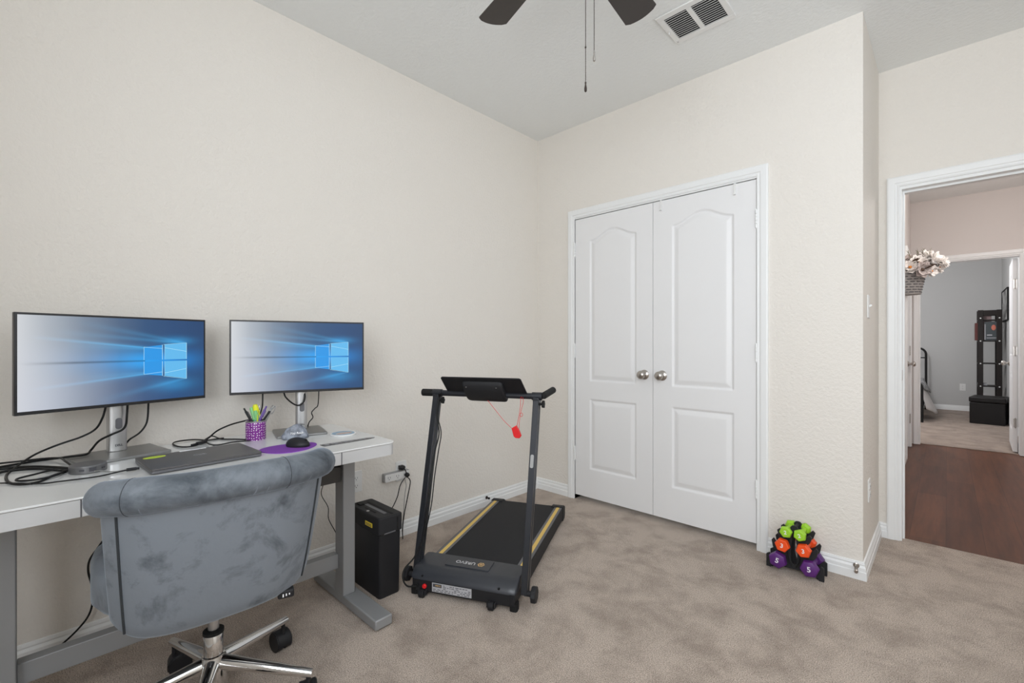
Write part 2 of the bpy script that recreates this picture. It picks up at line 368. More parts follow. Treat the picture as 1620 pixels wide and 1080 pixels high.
# ---- sweeps: baseboards and casings
BASE = [(0.0, 0.0), (0.016, 0.0), (0.016, 0.038), (0.0125, 0.042), (0.0125, 0.058), (0.007, 0.068), (0.0085, 0.074), (0.006, 0.083), (0.0, 0.085)]
def sweep(name, path, left=True, prof=BASE, m=M_trim, label=None):
    b = MB(); P = [Vector((x, y, 0)) for x, y in path]; rings = []
    for i, p in enumerate(P):
        d0 = (P[i] - P[i - 1]).normalized() if i else (P[1] - P[0]).normalized()
        d1 = (P[i + 1] - P[i]).normalized() if i < len(P) - 1 else d0
        n0 = Vector((-d0.y, d0.x, 0)); n1 = Vector((-d1.y, d1.x, 0))
        if not left: n0, n1 = -n0, -n1
        mm = (n0 + n1).normalized(); k = 1 / max(mm.dot(n0), 0.2)
        rings.append([p + mm * k * o + Vector((0, 0, z)) for o, z in prof])
    b.ring_loft(rings, True, True)
    return struct(b.build(name, m, ang=25), label)
sweep('baseboard_left', [(0, FY), (0, 0.0)], left=False, label='white moulded baseboard under the desk wall')
sweep('baseboard_back', [(0.0, 0), (0.304, 0)], left=False, label='short white baseboard between room corner and closet')
sweep('baseboard_corner', [(1.645, 0), (WX, 0), (WX, 0.70), (2.095, 0.70)], left=False, label='white baseboard wrapping the corner by the dumbbells')
sweep('baseboard_bedroom', [(0.3, 8.15), (3.0, 8.15), (3.0, 4.4)], left=False)
sweep('baseboard_hall', [(HL, 0.82), (HL, 3.16)], left=False)
sweep('baseboard_front', [(0.0, FY), (RX, FY)], left=True)
CAS = [(0.0, 0.0), (0.0, 0.010), (0.006, 0.013), (0.012, 0.011), (0.018, 0.012), (0.022, 0.016), (0.038, 0.018), (0.050, 0.018), (0.057, 0.014), (0.057, 0.0)]
def casing(name, a0, a1, zt, fr, w=0.057, label=None, z0=0.0):
    """fr maps (along, up, out) to world; opening a0..a1, top zt"""
    b = MB(); k = w / 0.057; prof = [(o * k, h) for o, h in CAS]
    rings = [[fr(a0 - o, z0, h) for o, h in prof], [fr(a0 - o, zt + o, h) for o, h in prof], [fr(a1 + o, zt + o, h) for o, h in prof], [fr(a1 + o, z0, h) for o, h in prof]]
    b.ring_loft(rings, True, True)
    return b
fr_back = lambda a, z, o: Vector((a, -o, z))
b = casing('c', 0.362, 1.588, 2.060, fr_back)
b.bb(0.352, 0.362, -0.004, 0.09, 0, 2.052); b.bb(1.588, 1.598, -0.004, 0.09, 0, 2.052); b.bb(0.352, 1.598, -0.004, 0.09, 2.052, 2.062)
struct(b.build('trim_1', M_trim, ang=25), 'white moulded casing around the closet doors')
fr_en = lambda a, z, o: Vector((a, 0.70 - o, z))
b = casing('c', 2.150, 2.975, 2.045, fr_en)
for x0, x1 in ((2.150, 2.160), (2.965, 2.975)): b.bb(x0, x1, 0.697, 0.823, 0, 2.045)
b.bb(2.160, 2.965, 0.697, 0.823, 2.028, 2.045)
b.bb(2.160, 2.170, 0.745, 0.785, 0, 2.016); b.bb(2.955, 2.965, 0.745, 0.785, 0, 2.016); b.bb(2.160, 2.965, 0.745, 0.785, 2.016, 2.028)
t2 = struct(b.build('trim_2', M_trim, ang=25), 'white casing and jamb of the open hall doorway')
MB().bb(2.158, 2.1615, 0.706, 0.734, 0.925, 0.985).build('strike_plate', M_nickel, t2, bevel=0.001)
fr_far = lambda a, z, o: Vector((a, FYH - o, z))
b = casing('c', 2.128, 2.888, 2.045, fr_far)
for x0, x1 in ((2.118, 2.130), (2.886, 2.898)): b.bb(x0, x1, FYH - .002, FYH + .122, 0, 2.035)
b.bb(2.118, 2.898, FYH - .002, FYH + .122, 2.035, 2.047)
struct(b.build('trim_3', M_trim, ang=25), 'white casing of the far bedroom doorway')
fr_hl = lambda a, z, o: Vector((HL + o, a, z))
b = casing('c', 3.24, 3.93, 2.05, fr_hl)
b.bb(HL - 0.1, HL - 0.002, 3.225, 3.24, 0, 2.05); b.bb(HL - 0.1, HL - 0.002, 3.93, 3.945, 0, 2.05)
struct(b.build('trim_4', M_trim, ang=25), 'white casing of the door on the left hall wall')

# ------------------------------------------------------------------ doors
def grid_door(W, Hh, panels, T=0.035):
    """door slab, local x 0..W, front face y=0 looking to -y, z 0..Hh, pressed panels with grooves"""
    nx, nz = int(W / 0.0052), int(Hh / 0.0052)
    xs = np.linspace(0, W, nx + 1); zs = np.linspace(0, Hh, nz + 1)
    X, Z = np.meshgrid(xs, zs, indexing='xy'); Y = np.zeros_like(X)
    for (x0, x1, z0, z1, arch) in panels:
        t = np.clip((X - (x0 + x1) / 2) / ((x1 - x0) / 2), -1, 1)
        zt = z1 + arch * (0.5 + 0.5 * np.cos(np.pi * t))
        d = np.minimum(np.minimum(X - x0, x1 - X), np.minimum(Z - z0, (zt - Z)))
        h = np.interp(d, [0, 0.006, 0.012, 0.034, 0.040], [0, 0.0085, 0.0085, 0.0015, 0.0])
        Y = np.maximum(Y, np.where(d > 0, h, 0))
    v = np.stack([X, Y, Z], -1).reshape(-1, 3).tolist()
    n = nx + 1
    f = [(j * n + i, j * n + i + 1, (j + 1) * n + i + 1, (j + 1) * n + i) for j in range(nz) for i in range(nx)]
    b = MB(); b.v = [tuple(p) for p in v]; b.f = f
    # sides and back
    o = len(b.v); b.v += [(0, 0, 0), (W, 0, 0), (W, 0, Hh), (0, 0, Hh), (0, T, 0), (W, T, 0), (W, T, Hh), (0, T, Hh)]
    b.f += [(o, o + 4, o + 5, o + 1), (o + 1, o + 5, o + 6, o + 2), (o + 2, o + 6, o + 7, o + 3), (o + 3, o + 7, o + 4, o), (o + 4, o + 7, o + 6, o + 5)]
    return b
def knob(parent, p, d, mt=M_nickel, s=1.0):
    p = Vector(p); b = MB()
    b.lathe([(0.0, 0), (0.031 * s, 0), (0.032 * s, 0.004), (0.026 * s, 0.010), (0.013 * s, 0.013), (0.0115 * s, 0.026), (0.016 * s, 0.033), (0.0255 * s, 0.042), (0.028 * s, 0.053), (0.024 * s, 0.063), (0.012 * s, 0.068), (0.0, 0.069)], p, d)
    return b.build('knob', mt, parent, ang=50)
def hinge(parent, p, length=0.095, r=0.0065, mt=M_trim, leaf=None):
    b = MB(); p = Vector(p)
    for k in range(5):
        b.cyl(p + Vector((0, 0, -length / 2 + k * length / 5 + 0.0008)), p + Vector((0, 0, -length / 2 + (k + 1) * length / 5 - 0.0008)), r, n=12)
    b.ellipsoid(p + Vector((0, 0, length / 2 + 0.002)), (r * .7, r * .7, 0.005), 10, 6)
    b.ellipsoid(p - Vector((0, 0, length / 2 + 0.002)), (r * .7, r * .7, 0.005), 10, 6)
    if leaf: b.bb(*leaf)
    return b.build('hinge', mt, parent)
DW = 0.6075; DH = 2.012
PAN = [(0.127, DW - 0.119, 0.838, 1.845, 0.060), (0.127, DW - 0.119, 0.205, 0.706, 0.0)]
def closet_door(n, x, hx, kx, label, pan):
    d = grid_door(DW, DH, pan).build('door_%d' % n, M_door, ang=60)
    d.location = (x, -0.003, 0.034); struct(d, label)
    for z in (1.793, 1.053, 0.301): hinge(d, (hx - x, -0.006, z))
    knob(d, (kx - x, 0, 0.902), (0, -1, 0))
    return d
closet_door(1, 0.3660, 0.3635, 0.917, 'left white closet door with arched upper panel', PAN)
closet_door(2, 0.9770, 1.5865, 1.039, 'right white closet door with arched upper panel and two hooks on top', PAN)
for X, w in ((1.031, 'above the knob of the right closet door'), (1.474, 'near the hinge side of the right closet door')):
    b = MB(); b.bb(X - 0.006, X + 0.006, -0.0105, -0.0035, 1.985, 2.049); b.bb(X - 0.006, X + 0.006, -0.0105, 0.02, 2.0465, 2.0495)
    b.bb(X - 0.006, X + 0.006, -0.020, -0.0105, 1.983, 1.988)
    tag(b.build('over_door_hook', M_white, bevel=0.001), 'small white hook over the top edge ' + w, 'hook', 'over-door hooks on the closet')
# bullnose dark gap: closet inside stays unlit

# hall door (left hall wall), closed, and the bedroom door, open into the bedroom
d3 = grid_door(0.68, 2.02, [(0.12, 0.56, 1.0, 1.82, 0.06), (0.12, 0.56, 0.2, 0.80, 0.0)]).build('door_3', M_door, ang=60)
d3.location = (HL - 0.012, 3.245, 0.012); d3.rotation_euler = (0, 0, R(90)); struct(d3, 'closed white door on the left hall wall under the flower basket')
knob(d3, (0.615, 0, 0.905), (0, -1, 0))
for z in (1.75, 1.05, 0.3): hinge(d3, (0.685, -0.016, z), mt=M_nickel, r=0.006)
d4 = grid_door(0.745, 2.02, [(0.12, 0.625, 1.0, 1.82, 0.06), (0.12, 0.625, 0.2, 0.80, 0.0)]).build('door_4', M_door, ang=60)
D4A = 92
d4.rotation_euler = (0, 0, R(-D4A)); d4.location = Vector((2.848, FYH + 0.135, 0.012)) - Vector((math.cos(R(D4A)), -math.sin(R(D4A)), 0)) * 0.745
struct(d4, 'white bedroom door standing open into the bedroom')
knob(d4, (0.07, 0, 0.905), (0, -1, 0))
for z in (1.75, 1.05, 0.3):
    hinge(d4, (0.752, 0.018, z), mt=M_nickel, r=0.006, leaf=(0.7445, 0.747, 0.004, 0.031, z - 0.045, z + 0.045))

# ------------------------------------------------------------------ ceiling vent
vt = thing('air_vent', 'white louvred air vent set in the ceiling beside the fan', 'air vent', (1.455, -0.518, H), 0)
b = MB()
def tilt(x0, x1, y0, y1, z0=-0.008, z1=0.0): b.bb(x0, x1, y0, y1, z0, z1)
ox, oy = 0.151, 0.128
tilt(-ox, ox, -oy, -0.094); tilt(-ox, ox, 0.094, oy); tilt(-ox, -0.121, -0.094, 0.094); tilt(0.121, ox, -0.094, 0.094); tilt(-0.012, 0.012, -0.094, 0.094)
b.build('vent_frame', M_vent, vt, bevel=0.003)
MB().bb(-0.121, 0.121, -0.094, 0.094, -0.0012, -0.0002).build('duct', M_dark, vt)
for x0, x1 in ((-0.119, -0.013), (0.013, 0.119)):
    g = MB()
    for k in range(12):
        y = -0.086 + k * 0.0156
        g.box(((x0 + x1) / 2, y, -0.0068), (x1 - x0, 0.0115, 0.0012), rot=(R(30), 0, 0))
    g.build('grille', M_vent, vt)
g = MB(); g.bb(-0.139, -0.135, -0.012, 0.018, -0.010, -0.007); g.box((-0.137, 0.006, -0.014), (0.006, 0.006, 0.014)); g.build('damper_lever', M_vent, vt)
for x, y in ((-0.137, 0.11), (0.137, -0.11)): MB().cyl((x, y, -0.010), (x, y, -0.007), 0.004).build('screw', M_alu, vt)

# ------------------------------------------------------------------ ceiling fan
FX, FYc, FZ = 1.50, -1.59, 2.45
fan = thing('ceiling_fan', 'dark walnut five-blade ceiling fan with two pull chains', 'ceiling fan', (FX, FYc, 0))
MB().lathe([(0.0, 2.74), (0.075, 2.74), (0.075, 2.725), (0.06, 2.69), (0.02, 2.675), (0, 2.675)]).build('canopy', M_bronze, fan)
MB().cyl((0, 0, 2.56), (0, 0, 2.69), 0.014).build('downrod', M_bronze, fan)
MB().lathe([(0, 2.575), (0.05, 2.575), (0.10, 2.555), (0.115, 2.52), (0.112, 2.47), (0.085, 2.45), (0, 2.45)]).build('motor_housing', M_bronze, fan)
MB().lathe([(0, 2.45), (0.06, 2.45), (0.062, 2.40), (0.075, 2.39), (0.075, 2.375), (0.05, 2.36), (0.0, 2.355)]).build('switch_housing', M_bronze, fan)
def blade_outline():
    pts = []
    L0, L1 = 0.15, 0.515
    w0, w1 = 0.050, 0.0655
    pts += [(L0, -w0)]; pts += [(L1 - 0.012, -w1)]
    for k in range(1, 10):
        t = k / 10; pts.append((L1 - 0.004 + 0.013 * math.sin(PI * t), -w1 + 0.004 + (2 * w1 - 0.008) * t))
    pts += [(L1 - 0.012, w1), (L0, w0), (L0 - 0.02, 0.03), (L0 - 0.02, -0.03)]
    return pts
for k in range(5):
    a = R(94.0 + 72.4 * 1 + 72 * k) if k else R(166.4)
    a = R(93.9 + 72.5) + R(72) * k
    m = Matrix.Rotation(a, 4, 'Z') @ Matrix.Translation((0, 0, FZ)) @ Matrix.Rotation(R(-11), 4, 'X')
    bl = MB().prism(blade_outline(), -0.003, 0.003, m).build('blade', M_blade, fan, bevel=0.0015)
    g = MB(); g.prism([(0.09, -0.015), (0.15, -0.012), (0.20, -0.032), (0.235, -0.012), (0.24, 0), (0.235, 0.012), (0.20, 0.032), (0.15, 0.012), (0.09, 0.015)], 0.003, 0.008, m)
    g.build('blade_bracket', M_bronze, bl, bevel=0.001)
for (dx, dy, zb) in ((-0.012, 0.080, 1.998), (0.012, 0.094, 2.094)):
    g = MB(); z = 2.375 if dy < 0.09 else 2.38
    dy0 = 0.060
    n = int((z - zb) / 0.0036)
    for i in range(n):
        zz = z - i * (z - zb) / n
        rr = 0.0014
        g.box((dx, dy, zz), (rr * 1.5, rr * 1.5, rr * 1.7), rot=(0.6, 0.5, i))
    g.cyl((dx, dy0, z), (dx, dy, z), 0.0016, n=6)
    g.cyl((dx, dy, zb), (dx, dy, z), 0.0006, n=6)
    ch = g.build('pull_chain', M_bronze, fan)
    g = MB(); g.lathe([(0, 0.0), (0.0012, 0.0), (0.0030, -0.004), (0.0022, -0.010), (0.0032, -0.016), (0.0045, -0.024), (0.0040, -0.032), (0.0, -0.036)], (dx, dy, zb), n=14)
    g.build('pull_fob', M_bronze if dy < 0.09 else M_nickel, ch)
for (dx, dy, zz) in ((-0.012, 0.080, 2.11),):
    MB().ellipsoid((dx, dy, zz), (0.003, 0.003, 0.004), 10, 6).build('chain_connector', M_bronze, fan)

# ------------------------------------------------------------------ wall plates
def outlet(loc, nrm_rot, label, half_hidden=False):
    t = thing('wall_outlet', label, 'outlet', loc, nrm_rot)       # local -y looks into the room
    MB().prism(rounded(0.072, 0.116, 0.006), -0.0055, 0.0, Matrix.Rotation(R(90), 4, 'X') @ Matrix.Scale(-1, 4, (0, 0, 1)) @ Matrix.Identity(4)).build('cover_plate', M_white, t, bevel=0.0015)
    for z in (0.021, -0.021):
        g = MB(); g.prism(rounded(0.034, 0.030, 0.010), -0.0025, 0.0, Matrix.Translation((0, -0.0055, z)) @ Matrix.Rotation(R(90), 4, 'X') @ Matrix.Scale(-1, 4, (0, 0, 1)))
        rc = g.build('receptacle', M_white, t)
        g = MB(); g.bb(-0.0075, -0.0055, -0.0086, -0.0079, z - 0.004, z + 0.005); g.bb(0.0055, 0.0075, -0.0086, -0.0079, z - 0.003, z + 0.004); g.cyl((0, -0.0086, z - 0.009), (0, -0.0079, z - 0.009), 0.0025, n=10)
        g.build('slot', M_ink, rc)
    return t
# left wall faces +x: rotate so that local -y -> +x  (90 deg)
outlet((0, -1.253, 0.385), R(90), 'white outlet on the desk wall above the white surge tap')
outlet((0, -1.54, 0.382), R(90), 'white outlet on the desk wall just beside the desk post')
outlet((WX, 0.212, 0.383), R(90), 'white outlet low on the short side wall by the hall door')
outlet((2.545, 8.15, 0.40), 0, 'white outlet on the far bedroom wall')
sw = thing('light_switch', 'white light switch on the short side wall by the hall door', 'light switch', (WX, 0.186, 1.327), R(90))
MB().bb(-0.036, 0.036, -0.0055, 0, -0.058, 0.058).build('cover_plate', M_white, sw, bevel=0.0015)
MB().box((0, -0.009, 0.004), (0.009, 0.016, 0.010), rot=(R(-25), 0, 0)).build('toggle', M_white, sw, bevel=0.001)

# door stops on the baseboards
def door_stop(loc, d, label, mt):
    t = thing('door_stop', label, 'door stop', loc)
    d = Vector(d)
    if mt is M_bronze: t.scale = (0.42, 0.9, 0.9)
    MB().lathe([(0, 0), (0.0125, 0), (0.0125, 0.003), (0.007, 0.006), (0, 0.006)], (0, 0, 0), d).build('mount', mt, t)
    pts = []; a = d.orthogonal().normalized(); b2 = d.cross(a)
    for i in range(90): pts.append(d * (0.005 + 0.05 * i / 90) + (a * math.cos(i * .7) + b2 * math.sin(i * .7)) * 0.0052)
    MB().tube(pts, 0.0013, 6).build('spring', mt, t)
    MB().lathe([(0, 0.054), (0.008, 0.054), (0.009, 0.060), (0.007, 0.068), (0, 0.069)], (0, 0, 0), d).build('rubber_tip', M_rubber if mt is M_bronze else M_nickel, t)
door_stop((2.030, -0.012, 0.066), (0.1, -0.99, -0.1), 'nickel spring door stop on the outer corner baseboard', M_nickel)
door_stop((0.0125, -0.567, 0.061), (1, 0, 0), 'dark spring door stop on the baseboard behind the treadmill', M_bronze)

# ------------------------------------------------------------------ desk
DT = 0.740
DY0, DY1 = -2.905, -1.735
desk = thing('standing_desk', 'white glass-top electric standing desk with grey metal legs', 'desk', (0.42, (DY0 + DY1) / 2, 0))
dcy = (DY0 + DY1) / 2
def dl(b): b.v = [(x - 0.42, y - dcy, z) for x, y, z in b.v]; return b
top = [(x + 0.421, y + dcy) for x, y in rounded(0.602, DY1 - DY0, 0.035, 6)]
apr = [(x + 0.421, y + dcy) for x, y in rounded(0.596, DY1 - DY0 - 0.006, 0.033, 6)]
dl(MB().prism(top, DT - 0.006, DT)).build('desktop', M_desktop, desk, bevel=0.0015)
b = MB()
b.prism(apr, 0.733, DT - 0.0072)                                # tray under the glass
n = len(apr); inner = [(x + 0.421, y + dcy) for x, y in rounded(0.59, DY1 - DY0 - 0.012, 0.031, 6)]
vs = [Vector((x, y, 0.688)) for x, y in apr] + [Vector((x, y, 0.733)) for x, y in apr] + [Vector((x, y, 0.688)) for x, y in inner] + [Vector((x, y, 0.733)) for x, y in inner]
fs = []
for i in range(n):
    j = (i + 1) % n; fs += [(i, j, j + n, i + n), (i + 2 * n, i + 3 * n, j + 3 * n, j + 2 * n), (i, i + 2 * n, j + 2 * n, j)]
b.add(vs, fs)
dl(b).build('apron', M_deskapron, desk, ang=50)
dr = dl(MB().bb(0.700, 0.7205, -2.674, -1.971, 0.6875, 0.7325)).build('drawer', M_deskapron, desk, bevel=0.0015)
g = MB(); g.bb(0.25, 0.70, -2.66, -1.985, 0.6895, 0.7305); dl(g).build('drawer_box', M_deskframe, dr)
dl(MB().bb(0.7185, 0.7212, -1.9712, -1.9690, 0.6875, 0.733)).build('drawer_gap', M_ink, desk); dl(MB().bb(0.7185, 0.7212, -2.6765, -2.6743, 0.6875, 0.733)).build('drawer_gap', M_ink, desk)
for y0, y1, f0, f1 in ((-1.836, -1.781, -1.833, -1.757), (-2.848, -2.793, -2.872, -2.796)):
    dl(MB().bb(0.382, 0.459, y0, y1, 0.045, 0.688)).build('leg', M_deskframe, desk, bevel=0.004)
    dl(MB().bb(0.150, 0.722, f0, f1, 0.006, 0.046)).build('foot', M_deskframe, desk, bevel=0.005)
    for x in (0.18, 0.69): dl(MB().cyl((x, (f0 + f1) / 2, 0.0), (x, (f0 + f1) / 2, 0.008), 0.018)).build('foot_pad', M_rubber, desk)
dl(MB().bb(0.374, 0.414, -2.793, -1.836, 0.153, 0.216)).build('crossbar', M_deskframe, desk, bevel=0.002)
dl(MB().bb(0.385, 0.455, -2.79, -1.84, 0.655, 0.688)).build('top_rail', M_dkbox, desk, bevel=0.002)
cb = dl(MB().bb(0.365, 0.440, -1.935, -1.838, 0.538, 0.604)).build('control_box', M_dkbox, desk, bevel=0.002)
g = MB(); g.cyl((0.39, -1.862, 0.622), (0.445, -1.862, 0.622), 0.017); g.tube(smooth_path([(0.44, -1.862, .622), (0.455, -1.875, 0.625), (0.45, -1.90, 0.63), (0.42, -1.95, 0.650)]), 0.004); g.bb(0.38, 0.43, -1.93, -1.88, 0.60, 0.66); dl(g).build('motor_cable', M_cable, cb)
# dark touch strip with icons on the glass
A = Vector((0.584, -1.987, DT)); B_ = Vector((0.586, -1.767, DT))
poly = [(0.566, -1.985), (0.603, -1.983), (0.604, -1.80), (0.592, -1.762), (0.574, -1.79)]
cp = dl(MB().prism(poly, DT, DT + 0.0012)).build('control_strip', mat('dark_strip', (0.05, 0.05, 0.052, 1), 0.3), desk)
fm = lambda y, x=0.5855: frame((x - 0.42, y - dcy, DT + 0.0014), (0, 1, 0), (-1, 0, 0))
g = MB()
g.prism([(0.5855 + .009 * math.cos(a), -1.965 + .009 * math.sin(a)) for a in np.linspace(0, 2 * PI, 18, endpoint=False)], DT + .0012, DT + .0016)
dl(g).build('icon', M_greyink, cp)
g = MB()
for y0 in (-1.945, -1.893, -1.842):
    for k in range(4):
        for q in range(3 if (k + int(y0 * 100)) % 2 else 2):
            g.bb(0.574 + q * 0.009, 0.578 + q * 0.009, y0 + k * 0.0105, y0 + k * 0.0105 + 0.0075, DT + .0012, DT + .0016)
dl(g).build('icon', M_greyink, cp)

# ------------------------------------------------------------------ monitors
def screen_mesh(W, Hh):
    nx, nz = 220, 124
    u = np.linspace(0, 1, nx + 1); v = np.linspace(0, 1, nz + 1); U, V = np.meshgrid(u, v)
    stops = [0, .12, .30, .48, .62, .80, 1.0]  # pale left end: screen glare painted into the wallpaper colours
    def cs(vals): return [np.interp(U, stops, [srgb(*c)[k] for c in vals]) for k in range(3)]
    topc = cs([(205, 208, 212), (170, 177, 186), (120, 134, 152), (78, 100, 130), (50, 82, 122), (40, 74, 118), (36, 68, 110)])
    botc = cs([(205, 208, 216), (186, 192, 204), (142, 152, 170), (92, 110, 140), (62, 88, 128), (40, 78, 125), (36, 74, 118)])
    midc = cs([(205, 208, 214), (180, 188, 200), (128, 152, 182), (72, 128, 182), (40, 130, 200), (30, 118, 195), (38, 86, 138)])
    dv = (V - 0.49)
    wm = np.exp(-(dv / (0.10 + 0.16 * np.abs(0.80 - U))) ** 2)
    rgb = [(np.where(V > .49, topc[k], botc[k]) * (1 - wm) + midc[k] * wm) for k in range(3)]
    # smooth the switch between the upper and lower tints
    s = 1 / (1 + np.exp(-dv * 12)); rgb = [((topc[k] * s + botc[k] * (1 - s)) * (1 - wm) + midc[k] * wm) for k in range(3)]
    def add(w, c):
        for k in range(3): rgb[k] = rgb[k] + w * c[k]
    fade = np.clip((U - 0.10) / 0.5, 0, 1)
    # beams fanning from the pane corners to the left
    def beam(u0, v0, u1, v1, wd, amp):
        t = np.clip((u0 - U) / (u0 - u1), 0, 1); line = v0 + (v1 - v0) * t
        on = (U <= u0) & (U >= u1); w = amp * np.exp(-((V - line) / (wd * (0.3 + t))) ** 2) * (1 - t) ** 0.9 * on
        add(w, (0.05, 0.36, 0.62))
    beam(0.88, 0.71, 0.25, 0.94, 0.035, 0.30); beam(0.88, 0.705, 0.15, 0.83, 0.030, 0.35); beam(0.61, 0.655, 0.05, 0.77, 0.016, 0.55); beam(0.66, 0.64, 0.2, 0.70, 0.05, 0.45)
    beam(0.88, 0.25, 0.35, 0.04, 0.035, 0.28); beam(0.61, 0.325, 0.05, 0.22, 0.016, 0.45); beam(0.66, 0.34, 0.25, 0.30, 0.05, 0.40)
    add(0.45 * np.exp(-((U - 0.79) / 0.13) ** 2 - ((V - 0.18) / 0.08) ** 2), (0.02, 0.30, 0.6))
    add(0.5 * np.exp(-((U - 0.82) / 0.10) ** 2 - ((V - 0.74) / 0.05) ** 2), (0.02, 0.30, 0.6))
    add(0.5 * np.exp(-((U - 0.62) / 0.22) ** 2 - (dv / 0.13) ** 2), (0.0, 0.25, 0.55))
    # dark band from the cross bar
    db = np.exp(-(dv / (0.008 + 0.010 * np.clip(0.62 - U, 0, 1))) ** 2) * np.clip(U / .25, 0, 1) * (U < 0.62)
    rgb = [rgb[k] * (1 - 0.55 * db) for k in range(3)]
    rng = np.random.default_rng(3)
    me = bpy.data.meshes.new('screen')
    P = np.stack([np.zeros_like(U), (U - .5) * W, (V - .5) * Hh], -1).reshape(-1, 3)
    n = nx + 1
    F = [(j * n + i, j * n + i + 1, (j + 1) * n + i + 1, (j + 1) * n + i) for j in range(nz) for i in range(nx)]
    me.from_pydata(P.tolist(), [], F)
    at = me.color_attributes.new('picture', 'FLOAT_COLOR', 'POINT')  # wallpaper with the painted glare included
    cc = np.stack([np.clip(rgb[0], 0, 1), np.clip(rgb[1], 0, 1), np.clip(rgb[2], 0, 1), np.ones_like(U)], -1).astype(np.float32)
    at.data.foreach_set('color', cc.reshape(-1))
    return me
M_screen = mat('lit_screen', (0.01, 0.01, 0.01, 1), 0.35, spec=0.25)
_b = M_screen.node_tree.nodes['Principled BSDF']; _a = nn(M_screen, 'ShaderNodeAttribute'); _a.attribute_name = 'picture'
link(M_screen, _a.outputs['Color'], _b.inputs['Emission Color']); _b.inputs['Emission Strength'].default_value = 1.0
def glow(name, c, s=1.0): return mat(name, (0.01, 0.01, 0.01, 1), 0.35, spec=0.2, emis=srgb(*c), es=s)
M_pane = [glow('lit_pane_blue', (44, 150, 228)), glow('lit_pane_pale', (98, 184, 236)), glow('lit_pane_edge', (190, 240, 255))]
SW, SH = 0.532, 0.300
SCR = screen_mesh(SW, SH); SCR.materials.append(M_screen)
def monitor(label, base_loc, base_rot, base_w, scr_c, scr_rot, pole_loc, bw2):
    t = thing('monitor', label, 'monitor', (base_loc[0], base_loc[1], DT + 0.0004), base_rot)
    im = Matrix.Rotation(-base_rot, 4, 'Z') @ Matrix.Translation(-Vector((base_loc[0], base_loc[1], DT)))
    sm = im @ Matrix.Translation(scr_c) @ Matrix.Rotation(scr_rot, 4, 'Z') @ Matrix.Rotation(R(bw2), 4, 'Y')
    b = MB(); b.prism(rounded(0.20, base_w, 0.006), 0.0, 0.009); b.build('stand_base', M_base, t, bevel=0.002)
    pl = im @ Vector((pole_loc[0], pole_loc[1], DT + 0.009))
    pm = Matrix.Translation(pl)
    ph = scr_c[2] - DT + 0.02
    sec = [(0.014, -0.026), (0.019, -0.018), (0.021, 0.0), (0.019, 0.018), (0.014, 0.026), (-0.016, 0.026), (-0.022, 0.020), (-0.022, -0.020), (-0.016, -0.026)]
    b = MB(); b.prism([(x, y * (0.9 if base_w < .22 else 1.0)) for x, y in sec], 0.0, ph, pm); po = b.build('stand_pole', M_alu, t, bevel=0.002)
    b = MB(); hx = 0.0205
    b.prism([(y, z) for y, z in rounded(0.020, 0.040, 0.009, cx=0.0, cy=0.100)], 0, 0.0012, pm @ Matrix.Translation((hx, 0, 0)) @ Matrix(((0, 0, 1, 0), (1, 0, 0, 0), (0, 1, 0, 0), (0, 0, 0, 1))))
    b.build('cable_hole', M_railgrey, po)
    text('lettering', 'DELL', 0.010, M_ink, po, pm @ Matrix.Translation((0.0215, 0, 0.022)) @ Matrix(((0, 0, 1, 0), (1, 0, 0, 0), (0, 1, 0, 0), (0, 0, 0, 1))), bold=0.0003)
    # neck block between pole and panel
    b = MB(); b.add([sm @ Vector((x, y, z)) for x in (-0.062, -0.040) for y in (-.035, .035) for z in (-.05, .05)], [(0, 1, 3, 2), (4, 6, 7, 5), (0, 4, 5, 1), (2, 3, 7, 6), (0, 2, 6, 4), (1, 5, 7, 3)]); b.build('mount', M_alu, t, bevel=0.004)
    # panel: local +x looks to the viewer
    W2, H2 = SW + 0.013, SH + 0.016
    b = MB(); b.add([sm @ Vector(p) for p in [(-0.018, -W2 / 2, -H2 / 2 - .002), (-0.018, W2 / 2, -H2 / 2 - .002), (-0.018, W2 / 2, H2 / 2), (-0.018, -W2 / 2, H2 / 2), (0.0, -W2 / 2, -H2 / 2 - .002), (0.0, W2 / 2, -H2 / 2 - .002), (0.0, W2 / 2, H2 / 2), (0.0, -W2 / 2, H2 / 2)]],
        [(0, 3, 2, 1), (4, 5, 6, 7), (0, 1, 5, 4), (2, 3, 7, 6), (1, 2, 6, 5), (0, 4, 7, 3)])
    hs = b.build('housing', M_bezel, t, bevel=0.0015)
    b = MB(); b.prism(rounded(0.30, 0.20, 0.02), -0.045, -0.017, sm @ Matrix(((0, 0, 1, 0), (1, 0, 0, 0), (0, 1, 0, 0), (0, 0, 0, 1)))); b.build('rear_cover', M_alu, hs)
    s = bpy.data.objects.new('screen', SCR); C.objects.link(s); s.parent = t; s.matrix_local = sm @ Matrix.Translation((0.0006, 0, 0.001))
    b = [MB(), MB(), MB()]
    Yv = lambda u: (u - .5) * SW
    Zv = lambda v: (v - .5) * SH + 0.001
    def quad(k, c, x=0.0010): b[k].add([sm @ Vector((x, Yv(u), Zv(v))) for u, v in c], [(0, 1, 2, 3)])
    quad(0, [(.613, .500), (.724, .500), (.724, .686), (.613, .658)]); quad(0, [(.613, .324), (.724, .297), (.724, .480), (.613, .480)])
    quad(1, [(.738, .500), (.879, .500), (.879, .708), (.738, .690)]); quad(1, [(.738, .293), (.879, .246), (.879, .480), (.738, .480)])
    def edge(u0, v0, u1, v1, w=0.0011):
        a = Vector((0, Yv(u0), Zv(v0))); c = Vector((0, Yv(u1), Zv(v1))); d = (c - a).normalized(); nrm = Vector((0, -d.z, d.y)) * w / 2
        b[2].add([sm @ (p + Vector((0.0014, 0, 0))) for p in (a - nrm, c - nrm, c + nrm, a + nrm)], [(0, 1, 2, 3)])
